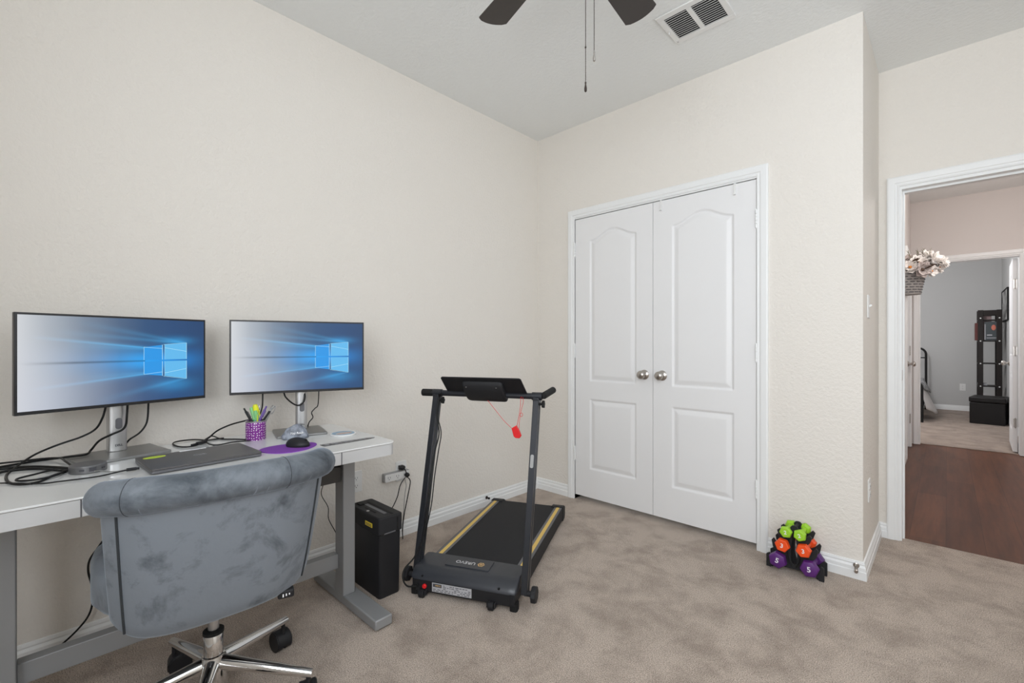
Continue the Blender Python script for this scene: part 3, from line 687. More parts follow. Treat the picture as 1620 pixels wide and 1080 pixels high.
    edge(.613, .500, .613, .660); edge(.613, .322, .613, .480); edge(.724, .500, .724, .688, .0016); edge(.724, .295, .724, .480, .0016); edge(.738, .5, .738, .69, .0008); edge(.738, .293, .738, .48, .0008)
    edge(.879, .50, .879, .712, .0014); edge(.879, .243, .879, .480, .0014); edge(.613, .658, .724, .640, .0010); edge(.613, .324, .724, .345, .0010); edge(.738, .65, .879, .60, .0012); edge(.738, .33, .879, .375, .0012)
    edge(.73, .69, .879, .712, .0009); edge(.73, .29, .879, .243, .0009)
    for k in range(3):
        o = b[k].build('window_logo', M_pane[k], t, smooth=False)
        o.parent = s; o.matrix_local = (sm @ Matrix.Translation((0.0006, 0, 0.001))).inverted()
    return t
monitor('left monitor on the desk, wider stand foot, closer to the camera', (0.212, -2.550), R(10), 0.25, Vector((0.222, -2.537, 1.076)), R(15.0), (0.160, -2.550), 0)
monitor('right monitor on the desk, behind the pen cup and grey rock', (0.252, -1.938), R(-14), 0.20, Vector((0.252, -1.933, 1.080)), R(-18.7), (0.205, -1.912), 0)

# ------------------------------------------------------------------ laptop
lap = thing('laptop', 'closed dark grey laptop lying on the desk with a lime oval sticker', 'laptop', (0.490, -2.364, DT), R(3))
b = MB(); b.prism(rounded(0.225, 0.315, 0.010), 0.0025, 0.0105); b.build('base', M_lidside, lap, bevel=0.0012)
ld = MB().prism(rounded(0.225, 0.315, 0.010), 0.0108, 0.0168).build('lid', M_lid, lap, bevel=0.0015)
for x in (-0.09, 0.09): MB().box((x, 0, 0.00125), (0.012, 0.26, 0.0025)).build('rubber_foot', M_rubber, lap)
st = MB().prism([(-0.074 + 0.016 * math.cos(a), -0.112 + 0.031 * math.sin(a)) for a in np.linspace(0, 2 * PI, 32, endpoint=False)], 0.0168, 0.0172).build('sticker', M_sticker, ld)
MB().prism([(-0.074 + 0.008 * math.cos(a), -0.112 + 0.020 * math.sin(a)) for a in np.linspace(0, 2 * PI, 32, endpoint=False)], 0.0172, 0.0174).build('sticker_centre', mat('sticker_olive', (0.42, 0.60, 0.05, 1), 0.5), st)
MB().bb(-0.108, -0.100, -0.035, 0.045, 0.0168, 0.0176).build('hinge_notch', M_whiteink, ld)
b = MB(); N = 40
for i in range(N):
    a0, a1 = 2 * PI * i / N, 2 * PI * (i + 1) / N
    b.add([(r * math.cos(a) - 0.005, r * math.sin(a) + 0.0, 0.01702) for a, r in ((a0, .0165), (a1, .0165), (a1, .0185), (a0, .0185))], [(0, 1, 2, 3)])
b.build('logo_ring', M_greyink, ld)
text('lettering', 'DELL', 0.0125, M_greyink, ld, frame((-0.005, 0, 0.0170), (0, -1, 0), (1, 0, 0)), 0.0002)

# dock: rounded grey hub
hub = thing('docking_station', 'round grey docking hub on the desk left of the laptop', 'docking station', (0.405, -2.642, DT), R(12))
hp = []
for i in range(40):
    a = 2 * PI * i / 40; hp.append((0.045 * math.cos(a), 0.045 * math.sin(a)))
MB().prism(hp, 0.0, 0.024).build('body', mat('hub_grey', (0.17, 0.17, 0.175, 1), 0.4, 0.5), hub, bevel=0.003, seg=3)
b = MB(); b.bb(0.0425, 0.0458, -0.010, 0.006, 0.007, 0.018); b.build('network_port', M_ink, hub)
for a in (0.62, -0.60): MB().box((0.0445 * math.cos(a), 0.0445 * math.sin(a), 0.012), (0.003, 0.012, 0.005), rot=(0, 0, a)).build('usb_port', M_ink, hub)

# ------------------------------------------------------------------ mouse, pad, rock, coaster, pen cup
b = MB(); pp = []
for i in range(60):
    a = 2 * PI * i / 60; rx = 0.078; ry = 0.100
    r = 1 + 0.06 * math.cos(3 * a + 0.6)
    pp.append((rx * r * math.cos(a), ry * r * math.sin(a)))
pad = MB().prism(pp, 0, 0.003).build('mouse_pad', M_pad); pad.location = (0.535, -2.088, DT)
tag(pad, 'purple oval mouse pad half hidden by the chair back', 'mouse pad')
ms = thing('mouse', 'black computer mouse on the purple pad', 'mouse', (0.536, -2.056, DT + 0.003), R(35))
def mfn(p):
    z = p.z
    if z < -0.25: z = -0.25 - (z + 0.25) * 0.05
    w = 1 - 0.10 * p.x
    return Vector((p.x, p.y * w * (1 - 0.12 * max(z, 0)), z + 0.25 - 0.10 * p.x * max(z, 0)))
MB().ellipsoid((0, 0, 0.0), (0.047, 0.029, 0.027), 32, 20, mfn).build('body', M_black, ms)
MB().cyl((0.030, -0.0035, 0.022), (0.030, 0.0035, 0.022), 0.007, n=18).build('scroll_wheel', M_rubber, ms)
rk = thing('engraved_rock', 'grey paperweight rock with white lettering in front of the right monitor', 'rock', (0.372, -2.004, DT), R(-17))
def rfn(p):
    r = 1 + 0.09 * math.sin(5 * p.x + 3 * p.y + 1) + 0.06 * math.sin(7 * p.z + 4 * p.y) + 0.04 * math.sin(9 * p.x - 6 * p.y + 2)
    z = max(p.z, -0.35)
    k = 1 - 0.30 * max(z, 0)
    return Vector((p.x * r * k, p.y * r * k, (z + 0.35) * (1 + .05 * math.sin(4 * p.y))))
rb = MB().ellipsoid((0, 0, 0), (0.022, 0.052, 0.045), 32, 22, rfn).build('stone', M_rock, rk, ang=50)
text('lettering', 'You Rock', 0.0125, M_whiteink, rk, frame((0.0235, 0.004, 0.027), (0, 1, 0), (-0.35, 0, 0.94)), 0.0022, shear=0.2, bold=0.0003)
co = thing('coaster', 'round white coaster with a blue and red picture near the desk end', 'coaster', (0.432, -1.823, DT))
MB().lathe([(0, 0), (0.052, 0), (0.054, 0.002), (0.054, 0.005), (0.052, 0.0065), (0, 0.0065)], n=48).build('disc', M_white, co)
circ = lambda r, sx=1.0, cx=0, cy=0: [(cx + r * sx * math.cos(a), cy + r * math.sin(a)) for a in np.linspace(0, 2 * PI, 40, endpoint=False)]
MB().prism([(x, y) for x, y in circ(0.047)], 0.0065, 0.0068).build('picture', mat('coaster_blue', (0.22, 0.38, 0.52, 1), 0.3), co)
MB().prism([(x + 0.008, y) for x, y in circ(0.036, 0.62)], 0.0068, 0.0070).build('picture', mat('coaster_sand', (0.55, 0.50, 0.46, 1), 0.3), co)
MB().prism([(0.006, -0.03), (0.012, -0.03), (0.013, 0.0), (0.010, 0.03), (0.004, 0.03), (0.008, 0.0)], 0.0070, 0.0072).build('picture', mat('coaster_red', (0.45, 0.09, 0.07, 1), 0.3), co)

CUP = Vector((0.262, -2.120, DT))
cup = thing('pen_cup', 'purple pen cup with white polka dots on the desk', 'pen cup', CUP)
MB().lathe([(0, 0), (0.0365, 0), (0.0375, 0.002), (0.0375, 0.076), (0.0365, 0.078), (0.0342, 0.078), (0.0338, 0.076), (0.0338, 0.004), (0, 0.004)], n=40).build('cup_wall', M_dots, cup, ang=50)
MB().lathe([(0.0378, 0.074), (0.0382, 0.0755), (0.0382, 0.0780), (0.0370, 0.0790), (0.0345, 0.0790), (0.0342, 0.074)], n=40).build('rim', M_alu, cup)
def pen(name, label, cat, ang, lean, L, r, cm, tipm, kind='pen', z0=0.006, grp='pens in the polka dot cup'):
    dx, dy = math.cos(ang), math.sin(ang)
    foot = CUP + Vector((-dx * 0.018, -dy * 0.018, z0)); d = Vector((dx * math.sin(lean), dy * math.sin(lean), math.cos(lean)))
    t = thing(name, label, cat, foot, 0, grp)
    if kind == 'marker':
        MB().lathe([(0, 0), (r * .5, 0), (r, 0.01), (r, L * .62)], (0, 0, 0), d, 16).build('barrel', cm, t)
        MB().lathe([(r * 1.12, L * .60), (r * 1.12, L * .95), (r * .9, L), (0, L)], (0, 0, 0), d, 16).build('cap', tipm, t)
        s = d.orthogonal().normalized()
        MB().tube([d * (L * .66) + s * r * 1.5, d * (L * .80) + s * r * 1.6, d * (L * .93) + s * r * 1.1], 0.0018, 6).build('clip', tipm, t)
    else:
        MB().lathe([(0, 0), (r * .3, 0), (r, 0.014), (r, L * .88), (r * .75, L * .90)], (0, 0, 0), d, 14).build('barrel', cm, t)
        MB().lathe([(r * .7, L * .88), (r * .7, L * .99), (0, L)], (0, 0, 0), d, 12).build('button', tipm, t)
        s = d.orthogonal().normalized()
        MB().tube([d * (L * .86) + s * r * .8, d * (L * .85) + s * (r + .003), d * (L * .66) + s * (r + .002)], 0.0012, 6).build('clip', tipm, t)
    return t
M_gm = mat('green_marker', (0.06, 0.33, 0.12, 1), 0.4); M_yl = mat('yellow_highlighter', (0.80, 0.82, 0.03, 1), 0.4); M_pp = mat('violet_pen', (0.12, 0.06, 0.30, 1), 0.35); M_lg = mat('light_green_cap', (0.25, 0.60, 0.25, 1), 0.4)
pen('marker', 'green marker standing in the pen cup', 'marker', R(215), R(17), 0.132, 0.0072, M_gm, M_lg, 'marker')
pen('pen', 'black pen leaning out at the left of the pen cup', 'pen', R(235), R(27), 0.140, 0.0048, M_black, M_black)
pen('highlighter', 'bright yellow highlighter standing in the pen cup', 'highlighter', R(300), R(9), 0.140, 0.0088, M_yl, M_yl, 'marker')
pen('marker', 'small black and lime marker in front of the yellow highlighter', 'marker', R(330), R(12), 0.118, 0.0066, M_black, M_lg, 'marker')
pen('pen', 'violet pen leaning right in the pen cup', 'pen', R(70), R(24), 0.142, 0.0050, M_pp, M_pp)
pen('pen', 'dark violet pen with silver button upright in the pen cup', 'pen', R(95), R(14), 0.138, 0.0050, M_pp, M_alu)
pen('pen', 'black pen leaning furthest right in the pen cup', 'pen', R(60), R(33), 0.145, 0.0045, M_black, M_alu)
sc_ = thing('scissors', 'small scissors with silver finger loops at the right of the pen cup', 'scissors', CUP + Vector((-.004, .010, .01)), 0)
d = Vector((0.12, 0.42, 0.9)).normalized(); s = Vector((0.6, 0.2, -0.2)); s = (s - d * s.dot(d)).normalized()
MB().tube([Vector((0, 0, 0)), d * 0.105], 0.0022, 6).build('blades', M_alu, sc_)
for sg in (-1, 1):
    pts = [d * (0.120 + 0.017 * math.cos(a)) + s * (sg * (0.0065 + 0.0065 * math.sin(a))) for a in np.linspace(0, 2 * PI, 20)]
    MB().tube(pts, 0.0014, 6).build('finger_ring', M_alu, sc_)

# ------------------------------------------------------------------ cables on and behind the desk
def cable(label, pts, r=0.0028, m=M_cable, group=None, name='cable', k=8):
    o = MB().tube(smooth_path(pts, k), r, 8).build(name, m)
    return tag(o, label, 'cable', group)
ZD = DT + 0.0035
dk = lambda *q, z=0.0: [pz(x, y, ZD + z) for x, y in q]
wl = lambda X, *q: [px(x, y, X) for x, y in q]
cable('black cable dropping left of the left monitor stand and looping on the desk', wl(.17, (168, 641), (162, 661)) + wl(.15, (151, 678.5), (128, 691), (90, 704)) + wl(.14, (53, 720)) + dk((21, 742), (9.6, 753), (16, 763.6), (38.5, 765.5), (64, 761), (83.5, 752), (104, 746)), 0.0034)
cable('black cable crossing in front of the left monitor stand', wl(.19, (202, 638), (200.6, 659)) + wl(.22, (199, 672), (192.6, 680), (176.6, 687)) + wl(.20, (157, 697)) + [pz(144.5, 711, ZD + .02)] + [pz(136.4, 718.5, ZD + .011), pz(112, 722, ZD + .011)] + dk((72, 727), (32, 733), (2, 738), (-30, 742)), 0.0036)
cable('black cable dropping behind the left monitor stand on its right', wl(.13, (235, 636), (233.5, 661), (229.5, 673.7), (220, 685), (205.5, 694.6), (196.6, 704)) + wl(.10, (180, 716), (170, 724)), 0.0032)
cable('thick black cable running along the desk edge into the hub', dk((-40, 752), (0, 742), (30, 739), (60, 738), (90, 739), (112, 741)), 0.0046)
cable('thick black cable lying below the other one left of the hub', dk((-40, 760), (0, 747), (30, 742.5), (62, 741), (95, 744), (112, 744), z=.001), 0.0042)
cable('black cable looped in a flat oval left of the hub', dk((108, 741), (85, 743), (55, 750), (28, 757), (30, 760.5), (60, 758), (90, 751), (101, 745), z=.004), 0.0030)
cable('black cable arching from the left desk edge to the hub top', dk((-30, 736), (30, 729.5), (70, 725), (95, 724.5), z=.006) + dk((104, 730), (113, 735.5), z=.010) + dk((122, 737), z=.012), 0.0030)
cable('thin black charging cable running under the hub to the laptop', dk((-40, 770), (0, 764), (64, 764.5), (96, 761), (154, 753.5), (188, 746)) + [pz(203, 743, ZD + .004)], 0.0020)
cable('thin grey cable between hub and laptop', [pz(150, 745, ZD + .008)] + dk((160, 744.5), (176, 746), (190, 744.5)) + [pz(203, 741.5, ZD + .004)], 0.0018, M_greycable)
g = MB(); pa = pz(200, 743, ZD + .004); pb = pz(216, 740.8, ZD + .004); g.cyl(pa, pb, 0.0050, 0.0050, 10); g.cyl(pb, pb + (pb - pa) * .3, 0.0038, n=8)
tag(g.build('charging_plug', M_black), 'small black charging plug at the left edge of the laptop', 'plug')
cable('black cable dropping from the right monitor behind the pen cup to a usb plug', wl(.16, (415.7, 621), (414.5, 645)) + wl(.14, (407.5, 659), (388.7, 665), (365, 671.5)) + wl(.15, (344, 681)) + dk((330, 692.5), z=.006) + dk((322, 697)), 0.0032)
cable('black usb cable coiled on the desk between the two monitors', dk((354, 692.5), (340, 694.5), (328, 696), (310, 695.2), (294.4, 696), (277, 699), (274, 703), (285, 706.5), (302, 706), (316, 702), (326, 694), (336, 689.5), (350, 694), (375, 694.5), (396, 695.5)), 0.0028)
cable('black cable running to the foot of the pen cup', dk((324, 698), (332, 702.5), (345, 703.5), (366, 699.5), (385, 697.5), (396, 697), z=.003), 0.0026)
g = MB(); pa = pz(326, 698, ZD + .004); pb = pz(311, 702, ZD + .004); pc = pz(303, 704, ZD + .004); g.cyl(pa, pb, 0.0065, n=10); g.cyl(pb, pc, 0.0050, n=4)
tag(g.build('usb_plug', M_black), 'black usb plug lying on the desk in the cable coil', 'plug')
cable('short black cable looping in front of the right monitor pole', wl(.20, (448.7, 619), (452, 628)) + wl(.235, (462.5, 637.5), (472, 641), (480, 636), (482.5, 627)) + wl(.21, (481, 617)), 0.0034)
cable('black wavy cable hanging right of the right monitor pole', wl(.18, (504.5, 616), (503, 640), (498, 646), (493, 652.5), (495, 660), (489.5, 667)) + wl(.17, (487, 674)) + wl(.155, (486.5, 679)), 0.0024)
cable('black power cord hanging down behind the chair to the floor', wl(.05, (196, 800), (188, 818), (172, 842), (156, 864.5), (142, 885), (139.7, 904), (145.7, 928), (146.9, 950), (139.7, 974), (120.4, 998), (94, 1022.7), (70, 1045)), 0.0034)
cable('thin black wire hanging below the control box at the desk post', wl(.03, (512, 764), (508.5, 782), (519, 802), (520, 820.7), (531, 842), (536, 860)), 0.0020)

# ------------------------------------------------------------------ surge tap, plugs, cords
tp = thing('surge_tap', 'white and grey multi-outlet surge tap below the wall outlet', 'surge tap', (0.0, -1.298, 0.368), R(90))
MB().bb(-0.082, 0.082, -0.034, 0, -0.024, 0.024).build('housing', mat('tap_grey', (0.32, 0.32, 0.32, 1), 0.5), tp, bevel=0.005)
fp = MB().prism(rounded(0.160, 0.042, 0.006), 0, 0.003, Matrix.Translation((0, -0.0335, 0)) @ Matrix.Rotation(R(90), 4, 'X')).build('face_plate', M_white, tp)
for x in (-0.055, 0.0, 0.05):
    g = MB(); g.bb(x - .008, x - .006, -0.0372, -0.0362, -.002, .008); g.bb(x + .006, x + .008, -0.0372, -0.0362, -.002, .007); g.cyl((x, -0.0372, -0.008), (x, -0.0362, -0.008), 0.0026, n=10)
    g.build('slot', M_ink, fp)
pg = thing('power_plug', 'black plug in the wall outlet above the surge tap', 'plug', (0.008, -1.262, 0.410), R(90))
MB().ellipsoid((0, -0.020, 0), (0.020, 0.018, 0.014), 16, 10).build('plug_body', M_black, pg)
MB().bb(-0.015, 0.015, -0.014, 0.0, -0.012, 0.012).build('plug_face', M_black, pg, bevel=0.003)
pg = thing('power_plug', 'black plug pushed into the right end of the surge tap', 'plug', (0.038, -1.243, 0.368), R(90))
MB().ellipsoid((0, -0.012, 0), (0.014, 0.018, 0.013), 16, 10).build('plug_body', M_black, pg)
cable('short black cord from the upper wall plug', wl(.03, (637, 740)) + wl(.045, (641, 743), (643, 749)) + wl(.055, (643, 755)), 0.0030)
cable('black cord curving left from the surge tap behind the shredder', wl(.055, (641, 755), (636, 762), (632.6, 769), (630.5, 778), (628.5, 786)) + wl(.06, (621.4, 801.5), (612, 815), (606, 835)), 0.0028)
cable('black cord hanging right of the shredder from the surge tap', wl(.055, (644, 754), (648, 758), (649, 764), (645.8, 781), (641.7, 801.5), (639.7, 811.6)) + wl(.05, (637, 835), (637, 852)), 0.0030)
cable('thin grey cord hanging between the two black cords', wl(.045, (640.7, 758), (642.5, 768), (640.5, 781), (639, 801.5), (638, 812)) + wl(.045, (636, 840)), 0.0018, M_greycable)

# ------------------------------------------------------------------ shredder
sh = thing('paper_shredder', 'tall black paper shredder bin between desk foot and treadmill', 'shredder', (0.397, -1.648, 0)); sh.scale = (1.03, 1.03, 1.035)
b = MB(); b.ring_loft([[(x, y, z) for x, y in rounded(0.262 * k, 0.108 * k, 0.012)] for k, z in ((0.93, 0.0), (0.94, 0.006), (0.985, 0.275))]); b.build('bin', M_black, sh)
hd = MB().prism(rounded(0.272, 0.118, 0.014), 0.277, 0.352).build('shredder_head', M_blacksoft, sh, bevel=0.006, seg=3)
MB().bb(-0.10, 0.115, 0.012, 0.022, 0.3515, 0.3530).build('paper_slot', M_rubber, hd)
MB().bb(-0.035, 0.055, -0.033, -0.026, 0.3515, 0.3530).build('card_slot', M_rubber, hd)
MB().prism(rounded(0.17, 0.016, 0.003, cx=0.01, cy=-0.004), 0.352, 0.3528).build('icon_strip', M_railgrey, hd)
MB().cyl((0.012, -0.043, 0.352), (0.012, -0.043, 0.3545), 0.0065).build('power_light', M_alu, hd)
MB().prism(rounded(0.042, 0.022, 0.004, cx=-0.095, cy=-0.022), 0.352, 0.3565).build('switch', M_rubber, hd)
MB().bb(0.020, 0.078, -0.0612, -0.0585, 0.300, 0.318).build('warning_label', mat('warning_yellow', (0.80, 0.62, 0.04, 1), 0.5), hd)
g = MB()
for k in range(2): g.bb(0.026, 0.073, -0.0618, -0.0611, 0.304 + k * .006, 0.3065 + k * .006)
g.build('warning_text', M_ink, hd)
MB().bb(0.1345, 0.1375, -0.035, 0.02, 0.279, 0.284).build('handle_recess', M_railgrey, hd)
MB().bb(0.1345, 0.1372, 0.028, 0.034, 0.284, 0.340).build('side_slot', M_rubber, hd)

# ------------------------------------------------------------------ treadmill
tm = thing('walking_treadmill', 'black walking treadmill with yellow side stripes and a fold-up handlebar', 'treadmill', (0.8075, -1.451, 0), R(26))
for s in (-1, 1):
    ra = MB().prism([(y, z) for y, z in [(0.10, 0.024), (1.045, 0.018), (1.045, 0.088), (1.03, 0.094), (0.10, 0.102)]], s * 0.186, s * 0.238, Matrix(((0, 0, 1, 0), (1, 0, 0, 0), (0, 1, 0, 0), (0, 0, 0, 1)))).build('side_rail', M_blacksoft, tm, bevel=0.003)
    top_ = lambda v: 0.102 - (v - 0.10) * 0.0086
    def strip(u0, u1, v0, v1, h): return MB().add([(s * u0, v0, top_(v0) + h), (s * u1, v0, top_(v0) + h), (s * u1, v1, top_(v1) + h), (s * u0, v1, top_(v1) + h), (s * u0, v0, top_(v0) - .002), (s * u1, v0, top_(v0) - .002), (s * u1, v1, top_(v1) - .002), (s * u0, v1, top_(v1) - .002)], [(0, 1, 2, 3), (4, 7, 6, 5), (0, 4, 5, 1), (1, 5, 6, 2), (2, 6, 7, 3), (3, 7, 4, 0)])
    strip(0.187, 0.234, 0.135, 1.01, 0.0008).build('rail_top', M_railgrey, ra)
    strip(0.201, 0.220, 0.135, 1.01, 0.0016).build('yellow_stripe', M_yellow, ra)
    b = MB(); b.prism([(1.005, 0.012), (1.06, 0.012), (1.075, 0.03), (1.078, 0.085), (1.05, 0.098), (1.005, 0.1)], s * 0.165, s * 0.242, Matrix(((0, 0, 1, 0), (1, 0, 0, 0), (0, 1, 0, 0), (0, 0, 0, 1)))); b.build('end_cap', M_blacksoft, tm, bevel=0.004)
    MB().cyl((s * 0.20, 0.98, 0), (s * 0.20, 0.98, 0.03), 0.018).build('foot', M_rubber, tm)
# belt: a loop round two rollers
lp = []
for k in range(9): a = -PI / 2 + PI * k / 8; lp.append((1.035 + 0.022 * math.cos(a), 0.066 + 0.026 * math.sin(a)))
for k in range(9): a = PI / 2 + PI * k / 8; lp.append((0.10 + 0.022 * math.cos(a), 0.074 + 0.026 * math.sin(a)))
MB().prism(lp, -0.186, 0.186, Matrix(((0, 0, 1, 0), (1, 0, 0, 0), (0, 1, 0, 0), (0, 0, 0, 1)))).build('running_belt', M_belt, tm, ang=50)
# motor hood
prof = [(0.150, 0.095), (0.150, 0.120), (0.146, 0.126), (0.050, 0.119), (0.032, 0.116), (0.012, 0.107), (-0.004, 0.094), (-0.013, 0.080), (-0.014, 0.074), (0.02, 0.072), (0.13, 0.072)]
rings = []
for u, k in ((-0.262, 0.80), (-0.258, 0.90), (-0.246, 0.97), (-0.225, 1.0), (0.205, 1.0), (0.226, 0.98), (0.236, 0.93), (0.240, 0.85)):
    rings.append([(u, 0.07 + (v - 0.07) * (k if v < .1 else 1), 0.072 + (z - 0.072) * k) for v, z in prof])
MB().ring_loft(rings).build('motor_hood', M_hood, tm, ang=30)
b = MB(); b.bb(-0.235, 0.215, -0.012, 0.13, 0.022, 0.0735); b.bb(-0.255, -0.232, -0.004, 0.10, 0.018, 0.075); b.bb(0.212, 0.236, -0.010, 0.10, 0.024, 0.075); fp = b.build('front_panel', M_black, tm, bevel=0.003)
# raised logo plate
sl = -math.atan2(0.126 - 0.119, 0.146 - 0.050)
pm = Matrix.Translation((-0.015, 0.097, 0.1225)) @ Matrix.Rotation(-sl, 4, 'X')
lg = MB().prism(rounded(0.215, 0.080, 0.004), -0.004, 0.0045, pm).build('logo_plate', M_hood, tm, bevel=0.0012)
tmx = pm @ Matrix.Translation((-0.018, -0.002, 0.0047)) @ Matrix.Rotation(PI, 4, 'Z')
text('lettering', 'UREVO', 0.030, M_whiteink, lg, tmx, 0.0003, bold=-0.0003)
g = MB()
for i in range(6):
    a0, a1 = PI / 3 * i, PI / 3 * (i + 1)
    g.add([pm @ Vector((0.058 + r * math.cos(a), -0.002 + r * math.sin(a), 0.0050)) for a, r in ((a0, .0125), (a1, .0125), (a1, .0165), (a0, .0165))], [(0, 1, 2, 3)])
    g.add([pm @ Vector((0.058 + r * math.cos(a), -0.002 + r * math.sin(a), 0.0050)) for a, r in ((a0 + .5, .0035), (a1 + .5, .0035), (a1 + .5, .0075), (a0 + .5, .0075))], [(0, 1, 2, 3)])
g.build('hexagon_logo', M_gold, lg)
# rating label, switch, screws, cord socket
lb = MB().bb(-0.150, 0.040, -0.0135, -0.0118, 0.030, 0.0695).build('rating_label', M_paper, fp)
g = MB(); g.bb(-0.145, -0.103, -0.0142, -0.0133, 0.052, 0.066)
random.seed(9)
for r_ in range(5):
    z = 0.0335 + r_ * 0.0070; x = -0.145 if r_ < 2 else -0.095
    while x < 0.03:
        w = random.uniform(0.004, 0.016)
        if random.random() < .72: g.bb(x, min(x + w, .036), -0.0141, -0.0134, z, z + 0.0026)
        x += w + random.uniform(0.003, 0.009)
g.build('label_print', M_ink, lb)
text('lettering', 'UREVO', 0.0085, M_gold, lb, frame((-0.121, -0.0144, 0.059), (1, 0, 0), (0, 0, 1)), 0.0002)
MB().cyl((-0.187, -0.020, 0.048), (-0.187, -0.010, 0.048), 0.010).build('power_switch', M_red, fp, bevel=0.002)
MB().cyl((-0.222, -0.017, 0.047), (-0.222, -0.010, 0.047), 0.008).build('cord_socket', M_rubber, fp)
g = MB(); g.cyl((-0.20, -0.013, 0.090), (-0.20, -0.008, 0.092), 0.004); g.cyl((0.165, -0.013, 0.090), (0.165, -0.008, 0.092), 0.005); g.build('screw', M_rubber, tm)
for u in (-0.195, 0.135):
    g = MB(); g.cyl((u - 0.012, -0.022, 0.019), (u + 0.012, -0.022, 0.019), 0.0185, n=24); w = g.build('transport_wheel', M_black, tm, bevel=0.003)
    g = MB(); g.bb(u - 0.020, u - 0.013, -0.030, 0.01, 0.012, 0.034); g.bb(u + 0.013, u + 0.020, -0.030, 0.01, 0.012, 0.034); g.build('wheel_bracket', M_blacksoft, w, bevel=0.002)
for u in (-0.245, 0.228): MB().prism(rounded(0.034, 0.040, 0.010, cx=u, cy=0.012), 0.0, 0.032).build('foot', M_rubber, tm)
# uprights
PB, PT = Vector((0, 0.055, 0.050)), Vector((0, 0.262, 0.862))
for s in (-1, 1):
    b = MB(); d = PT - PB; L = d.length; m = Matrix.Translation((s * 0.263, PB.y, PB.z)) @ Matrix.Rotation(-math.atan2(d.y, d.z), 4, 'X')
    b.prism([(-0.014, -0.024), (-0.014, -0.005), (-0.010, -0.004), (-0.010, 0.004), (-0.014, 0.005), (-0.014, 0.024), (0.014, 0.024), (0.014, 0.005), (0.010, 0.004), (0.010, -0.004), (0.014, -0.005), (0.014, -0.024)], 0, L, m)
    po = b.build('upright', M_tread, tm, bevel=0.002)
    b = MB(); b.cyl((s * 0.262, 0.045, 0.060), (s * 0.300, 0.045, 0.060), 0.012); 
    kn = [(r * math.cos(a), r * math.sin(a)) for i in range(32) for a, r in [(2 * PI * i / 32, 0.033 + 0.0022 * math.cos(8 * 2 * PI * i / 32))]]
    b.prism(kn, min(s * 0.296, s * 0.318), max(s * 0.296, s * 0.318), Matrix(((0, 0, 1, 0), (1, 0, 0, 0.045), (0, 1, 0, 0.060), (0, 0, 0, 1))))
    b.build('hinge_knob', M_blacksoft, tm, bevel=0.003)
    # top clamp and its small knob
    b = MB(); b.cyl((s * 0.238, 0.267, 0.886), (s * 0.288, 0.267, 0.886), 0.0195, n=24); b.box((s * 0.263, 0.264, 0.866), (0.030, 0.050, 0.03)); b.build('clamp', M_tread, tm, bevel=0.002)
    b = MB(); b.cyl((0.263 * s + .012, 0.259, 0.850), (0.263 * s + 0.036, 0.259, 0.850), 0.006); b.prism([(0.013 * math.cos(a) * (1 + .15 * math.cos(5 * a)), 0.016 * math.sin(a) * (1 + .15 * math.cos(5 * a))) for a in np.linspace(0, 2 * PI, 30, endpoint=False)], 0.263 * s + 0.026, 0.263 * s + 0.038, Matrix(((0, 0, 1, 0), (1, 0, 0, 0.259), (0, 1, 0, 0.850), (0, 0, 0, 1)))); b.build('clamp_knob', M_rubber, po)
MB().prism(rounded(0.016, 0.060, 0.007, cx=0.0, cy=0.56), 0, 0.0006, Matrix.Translation((0.263, PB.y, PB.z)) @ Matrix.Rotation(-math.atan2(0.207, 0.812), 4, 'X') @ Matrix(((1, 0, 0, 0), (0, 0, -1, -0.0242), (0, 1, 0, 0), (0, 0, 0, 1)))).build('badge', M_base, tm)
MB().cyl((-0.26, 0.267, 0.886), (0.26, 0.267, 0.886), 0.0150, n=24).build('crossbar', M_tread, tm)
b = MB(); b.cyl((-0.288, 0.267, 0.886), (-0.350, 0.267, 0.886), 0.0185, n=24); b.build('handle_grip', M_rubber, tm, bevel=0.003)
b = MB(); b.cyl((0.284, 0.262, 0.886), (0.300, 0.28, 0.889), 0.013, n=20); b.cyl((0.292, 0.275, 0.888), (0.312, 0.400, 0.905), 0.0165, n=24); b.build('handle_grip', M_rubber, tm, bevel=0.003)
# tablet shelf: tilted plate above the bar, with the control box below
tx = Vector((1, 0, 0)); tu = Vector((0, -0.72, 0.66)).normalized()
def tilt_frame(o): return frame(o, tx, tu)
pm = tilt_frame(Vector((0.0, 0.262, 0.898)))
plate = [(-0.205, 0.0), (0.215, 0.0), (0.207, 0.100)] + [(0.195 + 0.012 * math.cos(a) , 0.102 + 0.012 * math.sin(a)) for a in np.linspace(0.2, PI / 2, 5)] + [(-0.193 - 0.012 * math.cos(a), 0.102 + 0.012 * math.sin(a)) for a in np.linspace(PI / 2, 0.2, 5)] + [(-0.205, 0.095)]
MB().prism(plate, -0.003, 0.003, pm).build('tablet_shelf', M_black, tm, bevel=0.001)
b = MB(); m2 = pm
sec = [(-0.030, 0.0), (-0.028, 0.040), (-0.022, 0.075), (-0.010, 0.088), (-0.003, 0.090), (-0.003, -0.035), (0.006, -0.050), (-0.018, -0.052), (-0.027, -0.035)]
rings = []
sgn = -1 if (pm.to_3x3() @ Vector((0, 0, 1))).y > 0 else 1   # side of the plate facing the camera end
for u, k in ((-0.098, 0.86), (-0.090, 0.97), (-0.080, 1.0), (0.092, 1.0), (0.102, 0.97), (0.110, 0.86)):
    rings.append([m2 @ Vector((u, 0.02 + (q - 0.02) * k, -sgn * 0 + sgn * (-p) * -1 * k if False else sgn * (-p) * k)) for p, q in sec])
cbx = MB().ring_loft(rings).build('control_box', M_blacksoft, tm, bevel=0.002, ang=40)
g = MB()
